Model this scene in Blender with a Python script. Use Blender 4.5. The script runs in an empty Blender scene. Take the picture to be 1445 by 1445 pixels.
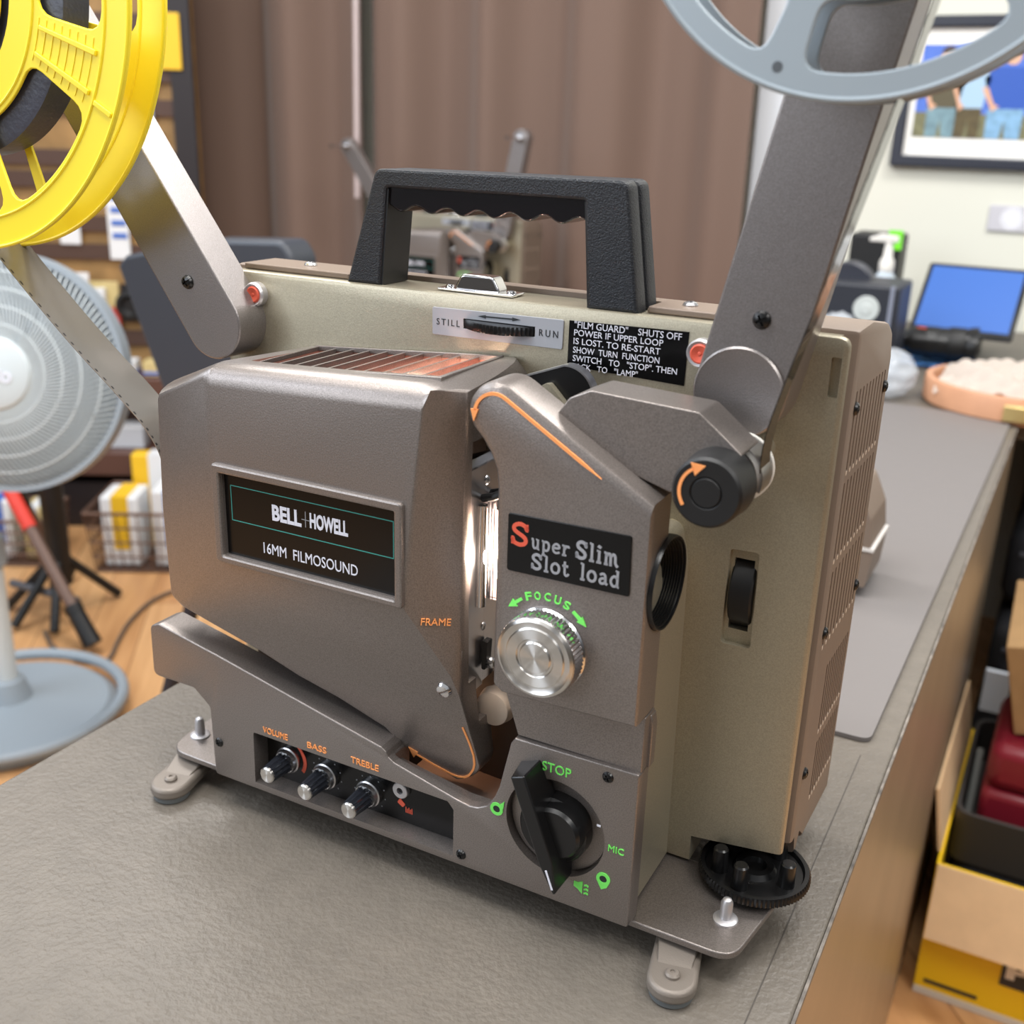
import bpy, bmesh, math, random
from mathutils import Vector, Matrix
from math import sin, cos, pi, radians
random.seed(7)
S = bpy.context.scene
COL = S.collection

# ---------------------------------------------------------------- camera
def make_camera():
    yaw, pit, rol = radians(-27.469), radians(19.644), radians(1.836)
    f = Vector((sin(yaw)*cos(pit), cos(yaw)*cos(pit), -sin(pit)))
    r = Vector((cos(yaw), -sin(yaw), 0)); u = r.cross(f)
    r2 = r*cos(rol) + u*sin(rol); u2 = -r*sin(rol) + u*cos(rol)
    cd = bpy.data.cameras.new('camera'); co = bpy.data.objects.new('camera', cd); COL.objects.link(co)
    m = Matrix((r2, u2, -f)).transposed().to_4x4(); m.translation = Vector((0.162598, -0.466224, 0.439786))
    co.matrix_world = m
    cd.sensor_width = 36; cd.lens = 36*1536.2/1445; cd.clip_start = 0.02; cd.clip_end = 50
    cd.dof.use_dof = True; cd.dof.focus_distance = 0.63; cd.dof.aperture_fstop = 8.0
    S.camera = co
make_camera()
# ---------------------------------------------------------------- world, lights, exposure
S.view_settings.view_transform = 'Standard'; S.view_settings.look = 'None'
S.view_settings.gamma = 1; S.view_settings.exposure = 0.0; S.view_settings.use_curve_mapping = False
W = bpy.data.worlds.new('room_light'); S.world = W; W.use_nodes = True
WN, WL = W.node_tree.nodes, W.node_tree.links
_tc = WN.new('ShaderNodeTexCoord'); _sx = WN.new('ShaderNodeSeparateXYZ'); WL.new(_tc.outputs['Generated'], _sx.inputs[0])
_mr = WN.new('ShaderNodeMapRange'); _mr.inputs[1].default_value = -1; _mr.inputs[2].default_value = 1; WL.new(_sx.outputs['Z'], _mr.inputs[0])
_cr = WN.new('ShaderNodeValToRGB'); WL.new(_mr.outputs[0], _cr.inputs[0]); WL.new(_cr.outputs[0], WN['Background'].inputs[0])
_e = _cr.color_ramp.elements; _e[0].position = 0.30; _e[0].color = (0.075, 0.065, 0.055, 1); _e[1].position = 0.95; _e[1].color = (1.0, 1.0, 1.0, 1)
for _p, _c in ((0.45, (0.13, 0.115, 0.10, 1)), (0.56, (0.22, 0.22, 0.225, 1)), (0.70, (0.80, 0.82, 0.85, 1))):
    _n = _e.new(_p); _n.color = _c
WN['Background'].inputs[1].default_value = 0.5
def area(name, loc, target, sx, sy, power, col):
    ld = bpy.data.lights.new(name, 'AREA'); ld.shape = 'RECTANGLE'; ld.size = sx; ld.size_y = sy
    ld.energy = power; ld.color = col
    lo = bpy.data.objects.new(name, ld); COL.objects.link(lo); lo.location = loc
    lo.rotation_euler = (Vector(target)-Vector(loc)).to_track_quat('-Z', 'Y').to_euler()
    return lo
area('ceiling_and_fill_light', (-0.30, -0.20, 1.85), (-0.30, -0.20, 0), 1.3, 0.8, 44, (1.0, 0.985, 0.965))
area('ceiling_and_fill_light', (-1.7, 1.0, 1.95), (-1.7, 1.0, 0), 1.2, 0.6, 38, (1.0, 0.985, 0.965))
area('ceiling_and_fill_light', (0.5, 1.3, 1.95), (0.5, 1.3, 0), 1.2, 0.6, 37, (1.0, 0.985, 0.965))
area('ceiling_and_fill_light', (1.5, -0.5, 1.7), (0.0, 0.1, 0.15), 1.0, 0.6, 22, (1.0, 0.98, 0.95))  # added light standing in for bounce off the right wall, not a panel
area('window_and_fill_light', (-2.2, -0.8, 1.55), (-0.3, 0.0, 0.3), 1.6, 1.2, 40, (0.78, 0.87, 1.0))
area('window_and_fill_light', (-1.7, -2.3, 1.0), (-0.3, 0.0, 0.3), 1.4, 1.2, 26, (0.84, 0.91, 1.0))  # second light added at front left to brighten the lamp house face

# ---------------------------------------------------------------- materials
def lin(c):
    return tuple(((v/255)/12.92 if v/255 <= 0.04045 else ((v/255+0.055)/1.055)**2.4) for v in c)
MATS = {}
def mat(name, rgb, rough=0.5, metal=0.0, bump=0.0, bscale=900, var=0.0, vscale=40, spec=0.5, emit=None, es=1, alpha=1, trans=0, aniso=0, coat=0, flake=0.0):
    if name in MATS: return MATS[name]
    m = bpy.data.materials.new(name); m.use_nodes = True; N = m.node_tree.nodes; L = m.node_tree.links
    b = N['Principled BSDF']; c = lin(rgb) + (1,)
    b.inputs['Base Color'].default_value = c; b.inputs['Roughness'].default_value = rough
    b.inputs['Metallic'].default_value = metal; b.inputs['Specular IOR Level'].default_value = spec
    b.inputs['Alpha'].default_value = alpha; b.inputs['Transmission Weight'].default_value = trans
    b.inputs['Coat Weight'].default_value = coat
    if emit: b.inputs['Emission Color'].default_value = lin(emit)+(1,); b.inputs['Emission Strength'].default_value = es
    tc = N.new('ShaderNodeTexCoord')
    if bump:
        n = N.new('ShaderNodeTexNoise'); n.inputs['Scale'].default_value = bscale; n.inputs['Detail'].default_value = 2
        L.new(tc.outputs['Object'], n.inputs['Vector'])
        bp = N.new('ShaderNodeBump'); bp.inputs['Strength'].default_value = bump; bp.inputs['Distance'].default_value = 0.001
        L.new(n.outputs['Fac'], bp.inputs['Height']); L.new(bp.outputs['Normal'], b.inputs['Normal'])
    if var or flake:
        n2 = N.new('ShaderNodeTexNoise'); n2.inputs['Scale'].default_value = vscale if not flake else 1500; n2.inputs['Detail'].default_value = 3
        L.new(tc.outputs['Object'], n2.inputs['Vector'])
        mx = N.new('ShaderNodeMix'); mx.data_type = 'RGBA'
        k = flake or var
        mx.inputs[6].default_value = tuple(v*(1-k) for v in c[:3])+(1,); mx.inputs[7].default_value = tuple(min(1, v*(1+k)) for v in c[:3])+(1,)
        mr = N.new('ShaderNodeMapRange'); mr.inputs[1].default_value = 0.3; mr.inputs[2].default_value = 0.7
        L.new(n2.outputs['Fac'], mr.inputs[0]); L.new(mr.outputs[0], mx.inputs[0]); L.new(mx.outputs[2], b.inputs['Base Color'])
    if aniso:
        b.inputs['Anisotropic'].default_value = aniso; b.inputs['Anisotropic Rotation'].default_value = 0.25
        tg = N.new('ShaderNodeTangent'); tg.direction_type = 'RADIAL'; tg.axis = 'Y'; L.new(tg.outputs[0], b.inputs['Tangent'])
    MATS[name] = m; return m
BROWN = mat('brown_metallic_paint', (140, 132, 127), 0.36, 0.7, 0.12, 1400, flake=0.22)
BEIGE = mat('beige_metallic_paint', (172, 164, 144), 0.38, 0.65, 0.10, 1400, flake=0.12)
ARMP = mat('arm_metallic_paint', (144, 138, 136), 0.34, 0.72, 0.10, 1400, flake=0.14)
COVER = mat('cover_brown_paint', (128, 112, 99), 0.5, 0.1, 0.08, 1400)
FOOTM = mat('cast_grey_paint', (128, 119, 110), 0.5, 0.3, 0.12, 900)
BLK = mat('black_gloss_plastic', (20, 20, 21), 0.28)
BLKM = mat('black_matt_plastic', (17, 17, 18), 0.5)
LEATH = mat('black_grained_plastic', (26, 29, 35), 0.42, bump=0.6, bscale=1300)
GRIP = mat('black_glossy_grip', (24, 22, 25), 0.12, coat=0.5)
KNOBP = mat('clear_black_knob_plastic', (38, 40, 46), 0.14, coat=0.8)
LABEL = mat('black_label_foil', (9, 9, 10), 0.22, spec=0.35)
CHROME = mat('chrome', (225, 225, 228), 0.12, 1.0)
STEEL = mat('brushed_steel', (200, 200, 202), 0.3, 1.0)
SPUN = mat('spun_aluminium', (225, 222, 218), 0.3, 1.0, aniso=0.98)
ALU = mat('satin_aluminium', (205, 203, 205), 0.4, 0.75)
WHITE = mat('white_ink', (225, 225, 235), 0.5)
SILV = mat('silver_ink', (170, 172, 178), 0.45, 0.3)
ORANGE = mat('orange_ink', (255, 166, 98), 0.5)
RED = mat('red_ink', (225, 95, 70), 0.5)
GREEN = mat('green_ink', (125, 240, 105), 0.5)
TEAL = mat('teal_ink', (60, 150, 140), 0.5)
DARKINK = mat('dark_ink', (40, 42, 45), 0.5)
DARK = mat('inner_dark', (22, 20, 19), 0.6)
CREAM = mat('cream_plastic', (214, 196, 178), 0.4)
WHITEP = mat('white_plastic', (225, 222, 215), 0.35)
YEL = mat('yellow_plastic', (255, 232, 52), 0.36)
GREYP = mat('grey_painted_steel', (158, 170, 178), 0.4, 0.1)
FILM = mat('film_base', (44, 40, 38), 0.12, 0.3, coat=0.6)
LEADER = mat('grey_film_leader', (150, 145, 138), 0.22, 0.5, coat=0.4)
FILMPACK = mat('wound_film_edge', (62, 64, 76), 0.4, bump=0.3, bscale=300)
RUBBER = mat('grey_rubber', (95, 98, 98), 0.8)
DARKDECK = mat('dark_brown_deck', (70, 60, 54), 0.5, 0.3)
COPPER_LIT = mat('copper_lit_floor', (124, 102, 90), 0.45, 0.3)  # brown floor with the sound lamp's copper glow put into the colour
GLOW = mat('projection_lamp_glow', (255, 235, 215), 0.4, emit=(255, 226, 200), es=30)
GLOW2 = mat('gate_glow_emission', (240, 215, 205), 0.4, emit=(255, 205, 185), es=1.6)  # plate behind the gate emits the lamp glow itself, it is no lamp
PINKLIT = mat('warm_lit_vent_interior', (218, 165, 150), 0.3, 0.6)  # pink lamp glow inside the roof vent put into the colour
GLASS = mat('coated_lens_glass', (70, 48, 66), 0.05, 0.0, coat=1.0)

# ---------------------------------------------------------------- mesh helpers (k scales builder units to metres)
def finish(me, sharp=32):
    me.shade_smooth(); me.set_sharp_from_angle(angle=radians(sharp)); return me
def obj(name, bm, m, parent=None, k=0.001, bevel=0, seg=2, sharp=32, loc=None):
    bmesh.ops.recalc_face_normals(bm, faces=bm.faces)
    if k != 1: bmesh.ops.scale(bm, vec=(k, k, k), verts=bm.verts)
    me = bpy.data.meshes.new(name); bm.to_mesh(me); bm.free(); return omesh(name, me, m, parent, bevel, seg, sharp, loc, k)
def omesh(name, me, m, parent=None, bevel=0, seg=2, sharp=32, loc=None, k=1):
    if isinstance(m, (list, tuple)):
        for q in m: me.materials.append(q)
    else: me.materials.append(m)
    finish(me, sharp)
    o = bpy.data.objects.new(name, me); COL.objects.link(o)
    if parent is not None: o.parent = parent
    if loc: o.location = loc
    if bevel: add_bevel(o, bevel*k if k != 1 else bevel, seg)
    return o
def add_bevel(o, w, seg=2, weight=False):
    md = o.modifiers.new('edge_rounding', 'BEVEL'); md.width = w; md.segments = seg; md.use_clamp_overlap = True
    md.limit_method = 'WEIGHT' if weight else 'ANGLE'; md.angle_limit = radians(40); md.harden_normals = False
    if not weight: md.miter_outer = 'MITER_ARC'
def bake(o):
    dg = bpy.context.evaluated_depsgraph_get(); dg.update()
    me = bpy.data.meshes.new_from_object(o.evaluated_get(dg)); o.modifiers.clear()
    old = o.data; o.data = me; bpy.data.meshes.remove(old); return o
def cut(o, bm, k=0.001, sharp=32, mats=None):
    bmesh.ops.recalc_face_normals(bm, faces=bm.faces)
    bmesh.ops.scale(bm, vec=(k, k, k), verts=bm.verts)
    me = bpy.data.meshes.new('t'); bm.to_mesh(me); bm.free()
    if mats: me.materials.append(mats)
    c = bpy.data.objects.new('t', me); COL.objects.link(c)
    if o.parent: c.parent = o.parent
    md = o.modifiers.new('b', 'BOOLEAN'); md.operation = 'DIFFERENCE'; md.object = c; md.solver = 'EXACT'
    if mats: md.material_mode = 'TRANSFER'
    bake(o); bpy.data.objects.remove(c); bpy.data.meshes.remove(me)
    finish(o.data, sharp); return o
def join(a, b):
    bm = bmesh.new(); bm.from_mesh(a.data)
    n = len(a.data.materials); mi = []
    for q in b.data.materials:
        if q.name in [z.name for z in a.data.materials]: mi.append([z.name for z in a.data.materials].index(q.name))
        else: a.data.materials.append(q); mi.append(len(a.data.materials)-1)
    k = len(bm.faces); bm.from_mesh(b.data); bm.faces.ensure_lookup_table()
    for f in bm.faces[k:]: f.material_index = mi[f.material_index] if f.material_index < len(mi) else 0
    bm.to_mesh(a.data); bm.free(); me = b.data; bpy.data.objects.remove(b); bpy.data.meshes.remove(me); finish(a.data, 30)
def box(bm, x0, x1, y0, y1, z0, z1, M=None):
    vs = [bm.verts.new(v) for v in ((x0,y0,z0),(x1,y0,z0),(x1,y1,z0),(x0,y1,z0),(x0,y0,z1),(x1,y0,z1),(x1,y1,z1),(x0,y1,z1))]
    if M: 
        for v in vs: v.co = M @ v.co
    for f in ((0,3,2,1),(4,5,6,7),(0,1,5,4),(1,2,6,5),(2,3,7,6),(3,0,4,7)): bm.faces.new([vs[i] for i in f])
    return bm
def B(): return bmesh.new()
def basis(a):
    a = Vector(a).normalized(); t = Vector((0,0,1)) if abs(a.z) < 0.9 else Vector((1,0,0))
    u = t.cross(a).normalized(); return u, a.cross(u)
def lathe(bm, o, axis, prof, n=32, flute=None):
    """prof: list of (height along axis, radius); closed by caps when radius > 0 at the ends"""
    o = Vector(o); a = Vector(axis).normalized(); u, v = basis(a); rings = []
    for i, (h, r) in enumerate(prof):
        if r < 1e-9: rings.append([bm.verts.new(o+a*h)]); continue
        ring = []
        for j in range(n):
            rr = r
            if flute and flute[0] <= i <= flute[1]: rr = r*(1-flute[2]*(j % 2))
            t = 2*pi*j/n; ring.append(bm.verts.new(o+a*h+u*(rr*cos(t))+v*(rr*sin(t))))
        rings.append(ring)
    for A, C in zip(rings, rings[1:]):
        for j in range(n):
            k = (j+1) % n
            if len(A) == 1 and len(C) == 1: continue
            if len(A) == 1: bm.faces.new((A[0], C[j], C[k]))
            elif len(C) == 1: bm.faces.new((A[j], A[k], C[0]))
            else: bm.faces.new((A[j], A[k], C[k], C[j]))
    if len(rings[0]) > 1: bm.faces.new(rings[0][::-1])
    if len(rings[-1]) > 1: bm.faces.new(rings[-1])
    return bm
def cyl(bm, p0, p1, r, r2=None, n=24):
    d = Vector(p1)-Vector(p0); return lathe(bm, p0, d, [(0, r), (d.length, r if r2 is None else r2)], n)
def tube(bm, pts, r, n=8, flat=None):
    pts = [Vector(p) for p in pts]; rings = []
    for i, p in enumerate(pts):
        d = (pts[min(i+1, len(pts)-1)]-pts[max(i-1, 0)]); u, v = basis(d)
        rings.append([bm.verts.new(p+u*(r*cos(2*pi*j/n))+v*(r*sin(2*pi*j/n))) for j in range(n)])
    for A, C in zip(rings, rings[1:]):
        for j in range(n): bm.faces.new((A[j], A[(j+1) % n], C[(j+1) % n], C[j]))
    bm.faces.new(rings[0][::-1]); bm.faces.new(rings[-1]); return bm
def ribbon(bm, pts, w, t):
    """strip along pts (x,y,z centre), width w along Y (or per point), thickness t in the XZ plane"""
    pts = [Vector(p) for p in pts]; rings = []
    for i, p in enumerate(pts):
        d = (pts[min(i+1, len(pts)-1)]-pts[max(i-1, 0)]); d.y = 0; d.normalize(); n = Vector((-d.z, 0, d.x))*t/2
        y = Vector((0, w/2, 0)); rings.append([bm.verts.new(p+n-y), bm.verts.new(p+n+y), bm.verts.new(p-n+y), bm.verts.new(p-n-y)])
    for A, C in zip(rings, rings[1:]):
        for j in range(4): bm.faces.new((A[j], A[(j+1) % 4], C[(j+1) % 4], C[j]))
    bm.faces.new(rings[0][::-1]); bm.faces.new(rings[-1]); return bm
def arc(cx, cy, r, a0, a1, n=10):
    return [(cx+r*cos(radians(a0+(a1-a0)*i/n)), cy+r*sin(radians(a0+(a1-a0)*i/n))) for i in range(n+1)]
def rnd(pts, r, n=5):
    """round polygon corners; r a number or list"""
    out = []; N = len(pts)
    for i in range(N):
        rr = r[i] if isinstance(r, (list, tuple)) else r
        p = Vector(pts[i]); a = Vector(pts[i-1])-p; b = Vector(pts[(i+1) % N])-p
        if rr <= 0: out.append(tuple(p)); continue
        ang = a.angle(b); d = min(rr/math.tan(ang/2), a.length*0.49, b.length*0.49)
        q0 = p+a.normalized()*d; q1 = p+b.normalized()*d
        for j in range(n+1):
            t = j/n; out.append(tuple(q0*(1-t)**2+p*2*t*(1-t)+q1*t*t))
    return out
def prism(bm, pts, d0, d1, axis='y', weights=None):
    """extrude outline; axis y: pts are (x,z); axis x: (y,z); axis z: (x,y). weights: bevel weight for the edges of the d0 side, one per pt"""
    f = {'y': lambda p, d: (p[0], d, p[1]), 'x': lambda p, d: (d, p[0], p[1]), 'z': lambda p, d: (p[0], p[1], d)}[axis]
    A = [bm.verts.new(f(p, d0)) for p in pts]; C = [bm.verts.new(f(p, d1)) for p in pts]; n = len(pts)
    fa = bm.faces.new(A[::-1]); bm.faces.new(C)
    for i in range(n): bm.faces.new((A[i], A[(i+1) % n], C[(i+1) % n], C[i]))
    if weights is not None:
        lay = bm.edges.layers.float.get('bevel_weight_edge') or bm.edges.layers.float.new('bevel_weight_edge')
        for i in range(n):
            e = bm.edges.get((A[i], A[(i+1) % n]))
            e[lay] = weights[i] if isinstance(weights, (list, tuple)) else weights
    return bm
def plate(name, outline, holes, y0, y1, bev, m, parent=None, k=0.001, axis='y', sharp=32):
    """flat plate with holes and rounded edges, from a filled 2D curve"""
    cu = bpy.data.curves.new('t', 'CURVE'); cu.dimensions = '2D'; cu.fill_mode = 'BOTH'
    for ring in [outline]+list(holes):
        sp = cu.splines.new('POLY'); sp.points.add(len(ring)-1); sp.use_cyclic_u = True
        for q, p in zip(ring, sp.points): p.co = (q[0], q[1], 0, 1)
    t = (y1-y0)/2; cu.extrude = t-bev; cu.bevel_depth = bev; cu.offset = -bev; cu.bevel_resolution = 1
    to = bpy.data.objects.new('t', cu); COL.objects.link(to)
    dg = bpy.context.evaluated_depsgraph_get(); me = bpy.data.meshes.new_from_object(to.evaluated_get(dg))
    bpy.data.objects.remove(to); bpy.data.curves.remove(cu); yc = (y0+y1)/2
    for v in me.vertices:
        x, y, z = v.co
        v.co = ((x*k, (yc-z)*k, y*k) if axis == 'y' else (x*k, y*k, (yc+z)*k) if axis == 'z' else ((yc+z)*k, x*k, y*k))
    me.materials.clear(); return omesh(name, me, m, parent, sharp=sharp)
def text(s, x0, x1, z0, z1, y, m, parent, name='lettering', bold=0.0, th=0.25, frame=None, k=0.001, spacing=1.0, k2=None):
    """text fitted to the box; frame = (origin, u, v) basis for other planes"""
    cu = bpy.data.curves.new('t', 'FONT'); cu.body = s; cu.offset = bold; cu.space_character = spacing; cu.resolution_u = 3
    to = bpy.data.objects.new('t', cu); COL.objects.link(to)
    dg = bpy.context.evaluated_depsgraph_get(); me = bpy.data.meshes.new_from_object(to.evaluated_get(dg))
    bpy.data.objects.remove(to); bpy.data.curves.remove(cu)
    xs = [v.co.x for v in me.vertices]; ys = [v.co.y for v in me.vertices]; a, b, c, d = min(xs), max(xs), min(ys), max(ys)
    O, U, V = frame or (Vector((0, y, 0)), Vector((1, 0, 0)), Vector((0, 0, 1)))
    O, U, V = Vector(O), Vector(U), Vector(V); Nn = U.cross(V).normalized()
    for v in me.vertices:
        p = O + U*(x0+(v.co.x-a)/(b-a)*(x1-x0)) + V*(z0+(v.co.y-c)/(d-c)*(z1-z0))
        v.co = (p + Nn*th)*k
    bm = B(); bm.from_mesh(me)
    r = bmesh.ops.extrude_face_region(bm, geom=list(bm.faces))
    for e in r['geom']:
        if isinstance(e, bmesh.types.BMVert): e.co -= Nn*th*k*1.2
    bm.to_mesh(me); bm.free(); me.materials.clear()
    return omesh(name, me, m, parent)
def strokes(bm, lines, w, y, th, O=(0, 0), sx=1, sz=1, sh=0.0, shz=0.0):
    """thick polyline lettering in the XZ plane; lines: list of (pts, width factor)"""
    for pts, wf in lines:
        if len(pts) > 4:
            for _ in range(2):
                pts = [pts[0]]+[q for a, b in zip(pts, pts[1:]) for q in ((a[0]*.75+b[0]*.25, a[1]*.75+b[1]*.25), (a[0]*.25+b[0]*.75, a[1]*.25+b[1]*.75))]+[pts[-1]]
        P = [Vector((O[0]+p[0]*sx+p[1]*sh, O[1]+p[1]*sz+p[0]*shz)) for p in pts]; L = []; R = []
        ww = w*wf/2
        for i, p in enumerate(P):
            d = (P[min(i+1, len(P)-1)]-P[max(i-1, 0)]).normalized(); n = Vector((-d.y, d.x))*ww
            L.append(p+n); R.append(p-n)
        for i in range(len(P)-1):
            q = [L[i], L[i+1], R[i+1], R[i]]
            prism(bm, [tuple(v) for v in q], y-th, y)
    return bm
def thing(name, label, cat, loc=(0, 0, 0), rz=0, group=None):
    o = bpy.data.objects.new(name, None); COL.objects.link(o); o.location = loc; o.rotation_euler = (0, 0, rz); o.empty_display_size = 0.02
    o['label'] = label; o['category'] = cat
    if group: o['group'] = group
    return o
def tag(o, label, cat, group=None):
    o['label'] = label; o['category'] = cat
    if group: o['group'] = group
    return o
def struct(o): o['kind'] = 'structure'; return o
def screw(name, p, axis, r, m, parent, slot='cross'):
    p = Vector(p); a = Vector(axis).normalized(); u, v = basis(a)
    bm = lathe(B(), p, a, [(-0.5, r*0.98), (r*0.15, r), (r*0.45, r*0.8), (r*0.6, r*0.4), (r*0.62, 0)], 20)
    o = obj(name, bm, m, parent)
    c = B(); rot = Matrix((u, v, a)).transposed().to_4x4(); rot.translation = p
    rz = Matrix.Rotation(0.5, 4, 'Z')
    box(c, -r*0.62 if slot == 'cross' else -r*1.2, r*0.62 if slot == 'cross' else r*1.2, -r*0.13, r*0.13, r*0.25, r*2, rot @ rz)
    if slot == 'cross':
        o = cut(o, c); c = B(); box(c, -r*0.13, r*0.13, -r*0.62, r*0.62, r*0.25, r*2, rot @ rz)
    return cut(o, c)
# ================================================================ the film projector (millimetres from its front right foot corner)
def make_projector():
    T = thing('film_projector', 'large grey-brown and beige film projector with a black handle, nearest on the counter', 'projector', (0, 0, 0), 0, 'slot load film projectors')
    # ---- main body
    bm = B(); prism(bm, rnd([(-331, 24), (63.5, 24), (63.5, 347), (-331, 347)], [3, 3, 6, 6]), 73, 77.2, weights=1.0)
    o = obj('body', bm, BEIGE, T); add_bevel(o, 0.0022, 2, True); bake(o); finish(o.data)
    b2 = obj('t', box(B(), -328, 58, 77.2, 110, 24, 346.6), BEIGE, T)
    for q in (o, b2):
        c = B(); prism(c, [(9.8, 0), (70, 0), (70, 49.5), (9.8, 42)], 60, 132); cut(q, c)
        c = B(); prism(c, [(17.5, 180), (28.5, 180), (28.5, 222), (17.5, 222)], 70, 100); cut(q, c)
        c = B(); box(c, -153, -107, 70, 104, 328.2, 334); cut(q, c)
    c = B(); prism(c, rnd([(15, 172), (32, 172), (31.5, 228.5), (15.5, 228)], 2.5), 60, 78.5); cut(o, c)
    c = B(); prism(c, rnd([(55.5, 317), (60.5, 317), (60.5, 337), (55.5, 337)], 1.2), 70, 76.6); cut(o, c)
    join(o, b2)
    body = o
    # deck block beside the lens and the inner deck
    bm = B(); prism(bm, rnd([(-30, 24), (-4, 24), (-7, 215), (-12, 238), (-30, 238)], [0, 0, 8, 8, 0]), 13, 74)
    obj('deck_side', bm, BEIGE, T, bevel=1.5)
    bm = B(); prism(bm, [(-296, 60), (-30, 30), (-30, 240), (-126, 240), (-126, 140), (-296, 130)], 46, 74)
    obj('film_deck', bm, DARKDECK, T, bevel=1)
    # thumb wheel in the side recess
    bm = lathe(B(), (17, 95, 201), (1, 0, 0), [(0, 23.5), (1, 24.5), (12, 24.5), (13, 23.5)], 40)
    obj('inching_knob', bm, BLKM, T)
    # ---- rear cover with vents
    bm = B(); prism(bm, [(84, 36), (190, 28), (190, 320), (182, 336), (168, 342), (120, 349.5), (84, 349.5)], -331, 66, axis='x')
    o = obj('rear_cover', bm, COVER, T, bevel=3); bake(o); finish(o.data)
    c = B(); box(c, -238, -46, 70, 108, 340, 360); cut(o, c)
    c = B(); prism(c, [(70, 20), (118, 20), (118, 36), (106, 46), (98, 34), (92, 50), (70, 50)], 30, 80, axis='x'); cut(o, c)
    c = B()
    for (zb, zt, ya, yb) in ((275, 317, 95, 175), (225, 268, 95, 175), (173, 217, 97, 178), (107, 150, 122, 179), (60, 98, 124, 180)):
        for i in range(10):
            y = ya+(yb-ya)*i/9; dz = -3*i/9
            box(c, 63.5, 68, y-1.5, y+1.5, zb+dz, zt+dz)
    cut(o, c)
    bm = B()
    for (zb, ya, yb) in ((275, 95, 175), (225, 95, 175), (173, 97, 178), (107, 122, 179), (60, 124, 180)):
        for i in range(10):
            y = ya+(yb-ya)*i/9; z = zb-3*i/9; box(bm, 65.9, 66.12, y-1.2, y+1.2, z-2.6, z-.5)
    join(o, obj('t', bm, CREAM, T))
    rc = o
    for (y, z) in ((95, 308), (178, 304), (96, 181), (180, 179), (95, 92)):
        screw('screw', (66, y, z), (1, 0, 0), 3.6, BLK, rc)
    for (x0, x1, xs) in ((-322, -240, -281), (-45, 25, -27)):
        bm = B(); prism(bm, rnd([(x0, 82.5), (x1, 82.5), (x1, 113), (x0, 113)], 1), 347, 350.5, axis='z')
        p = obj('top_strip', bm, COVER, T, bevel=0.8); screw('screw', (xs, 98, 350.5), (0, 0, 1), 4.2, STEEL, p)
    # ---- carrying handle
    out = rnd([(-236, 347), (-214.5, 413), (-58, 414), (-48, 347)], [0, 6, 6, 0])
    inn = rnd([(-77, 347), (-81.5, 403), (-207, 403), (-212, 347)], [0, 2, 2, 0])
    H = plate('handle', out+inn, [], 75, 89, 1.6, LEATH, T); plate('handle_half', out+inn, [], 91.5, 105, 1.6, LEATH, H)
    bm = B(); top = [(-208, 405), (-81, 405)]; wav = [(-81-127*i/60, 391.5+1.9*sin(i/60*2*pi*6.2)) for i in range(61)]
    prism(bm, top+wav, 78, 103); obj('grip', bm, GRIP, H, bevel=1)
    for nm, pl_ in (('handle_core', [(-233, 347), (-211.4, 347), (-206.4, 402), (-216, 404)]), ('handle_core', [(-77.6, 347), (-53, 347), (-62, 404), (-82.1, 402)])):
        bm = B(); prism(bm, pl_, 76.5 if 0 else 88, 92.5); obj(nm, bm, BLK, H)
    for pl_ in ([(-214, 347), (-211.2, 347), (-206.2, 402), (-210, 402)], [(-77.8, 347), (-75, 347), (-79, 402), (-82.3, 402)]):
        bm = B(); prism(bm, pl_, 76.5, 103.5); obj('inner_cheek', bm, BLKM, H)
    # chrome catch
    bm = B(); box(bm, -176, -126, 81, 96, 347, 348.5)
    o = obj('catch', bm, CHROME, T, bevel=0.6)
    bm = B(); prism(bm, rnd([(-166, 348), (-161, 357), (-140, 357), (-135, 348)], [2, 4, 4, 2]), 83, 94); obj('catch_bow', bm, CHROME, o, bevel=1.5)
    for x in (-171.5, -130.5): screw('rivet', (x, 88.5, 348.5), (0, 0, 1), 2.6, CHROME, o)
    # ---- still / run plate
    p = plate('switch_plate', rnd([(-173.5, 322.6), (-89.6, 323.4), (-89.3, 339.7), (-173.6, 338.5)], 1.2), [[(-152.6, 328.2), (-106.6, 328.4), (-106.8, 334), (-152.7, 333.8)]], 72.3, 73.2, 0.2, SILV, T)
    p['label'] = 'silver still and run switch plate'
    text('STILL', -170.5, -155, 328.6, 332.3, 72.3, DARKINK, p, spacing=1.4); text('RUN', -104, -92.4, 329.4, 333.2, 72.3, DARKINK, p, spacing=1.5)
    bm = B(); prism(bm, [(-143, 336.3), (-138, 335.3), (-138, 336), (-121, 336.4), (-121, 335.7), (-116, 337), (-121, 337.8), (-121, 337.2), (-138, 336.8), (-138, 337.3)], 72.05, 72.4); obj('arrow', bm, DARKINK, p)
    bm = lathe(B(), (-129.7, 92, 328.6), (0, 0, 1), [(0, 29), (0.6, 29.8), (4.4, 29.8), (5, 29)], 150, flute=(1, 2, 0.035)); obj('thumb_wheel', bm, BLK, p)
    # ---- film guard label
    p = plate('warning_label', [(-86.2, 315), (-18.3, 312.6), (-17.8, 341.1), (-86.1, 339.9)], [], 72.5, 73.1, 0.1, LABEL, T)
    rows = [('"FILM GUARD"    SHUTS OFF', -82.8, -21.5, 336.3, 340), ('POWER IF UPPER LOOP', -82.8, -31.4, 332, 335.4), ('IS LOST. TO RE-START', -82.9, -32.6, 327.4, 330.8), ('SHOW  TURN  FUNCTION', -82.9, -32.8, 322.6, 326), ('SWITCH   TO   "STOP". THEN', -82.9, -22.6, 318, 321.5), ('BACK   TO   "LAMP"', -83, -44.4, 313.6, 317)]
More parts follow.
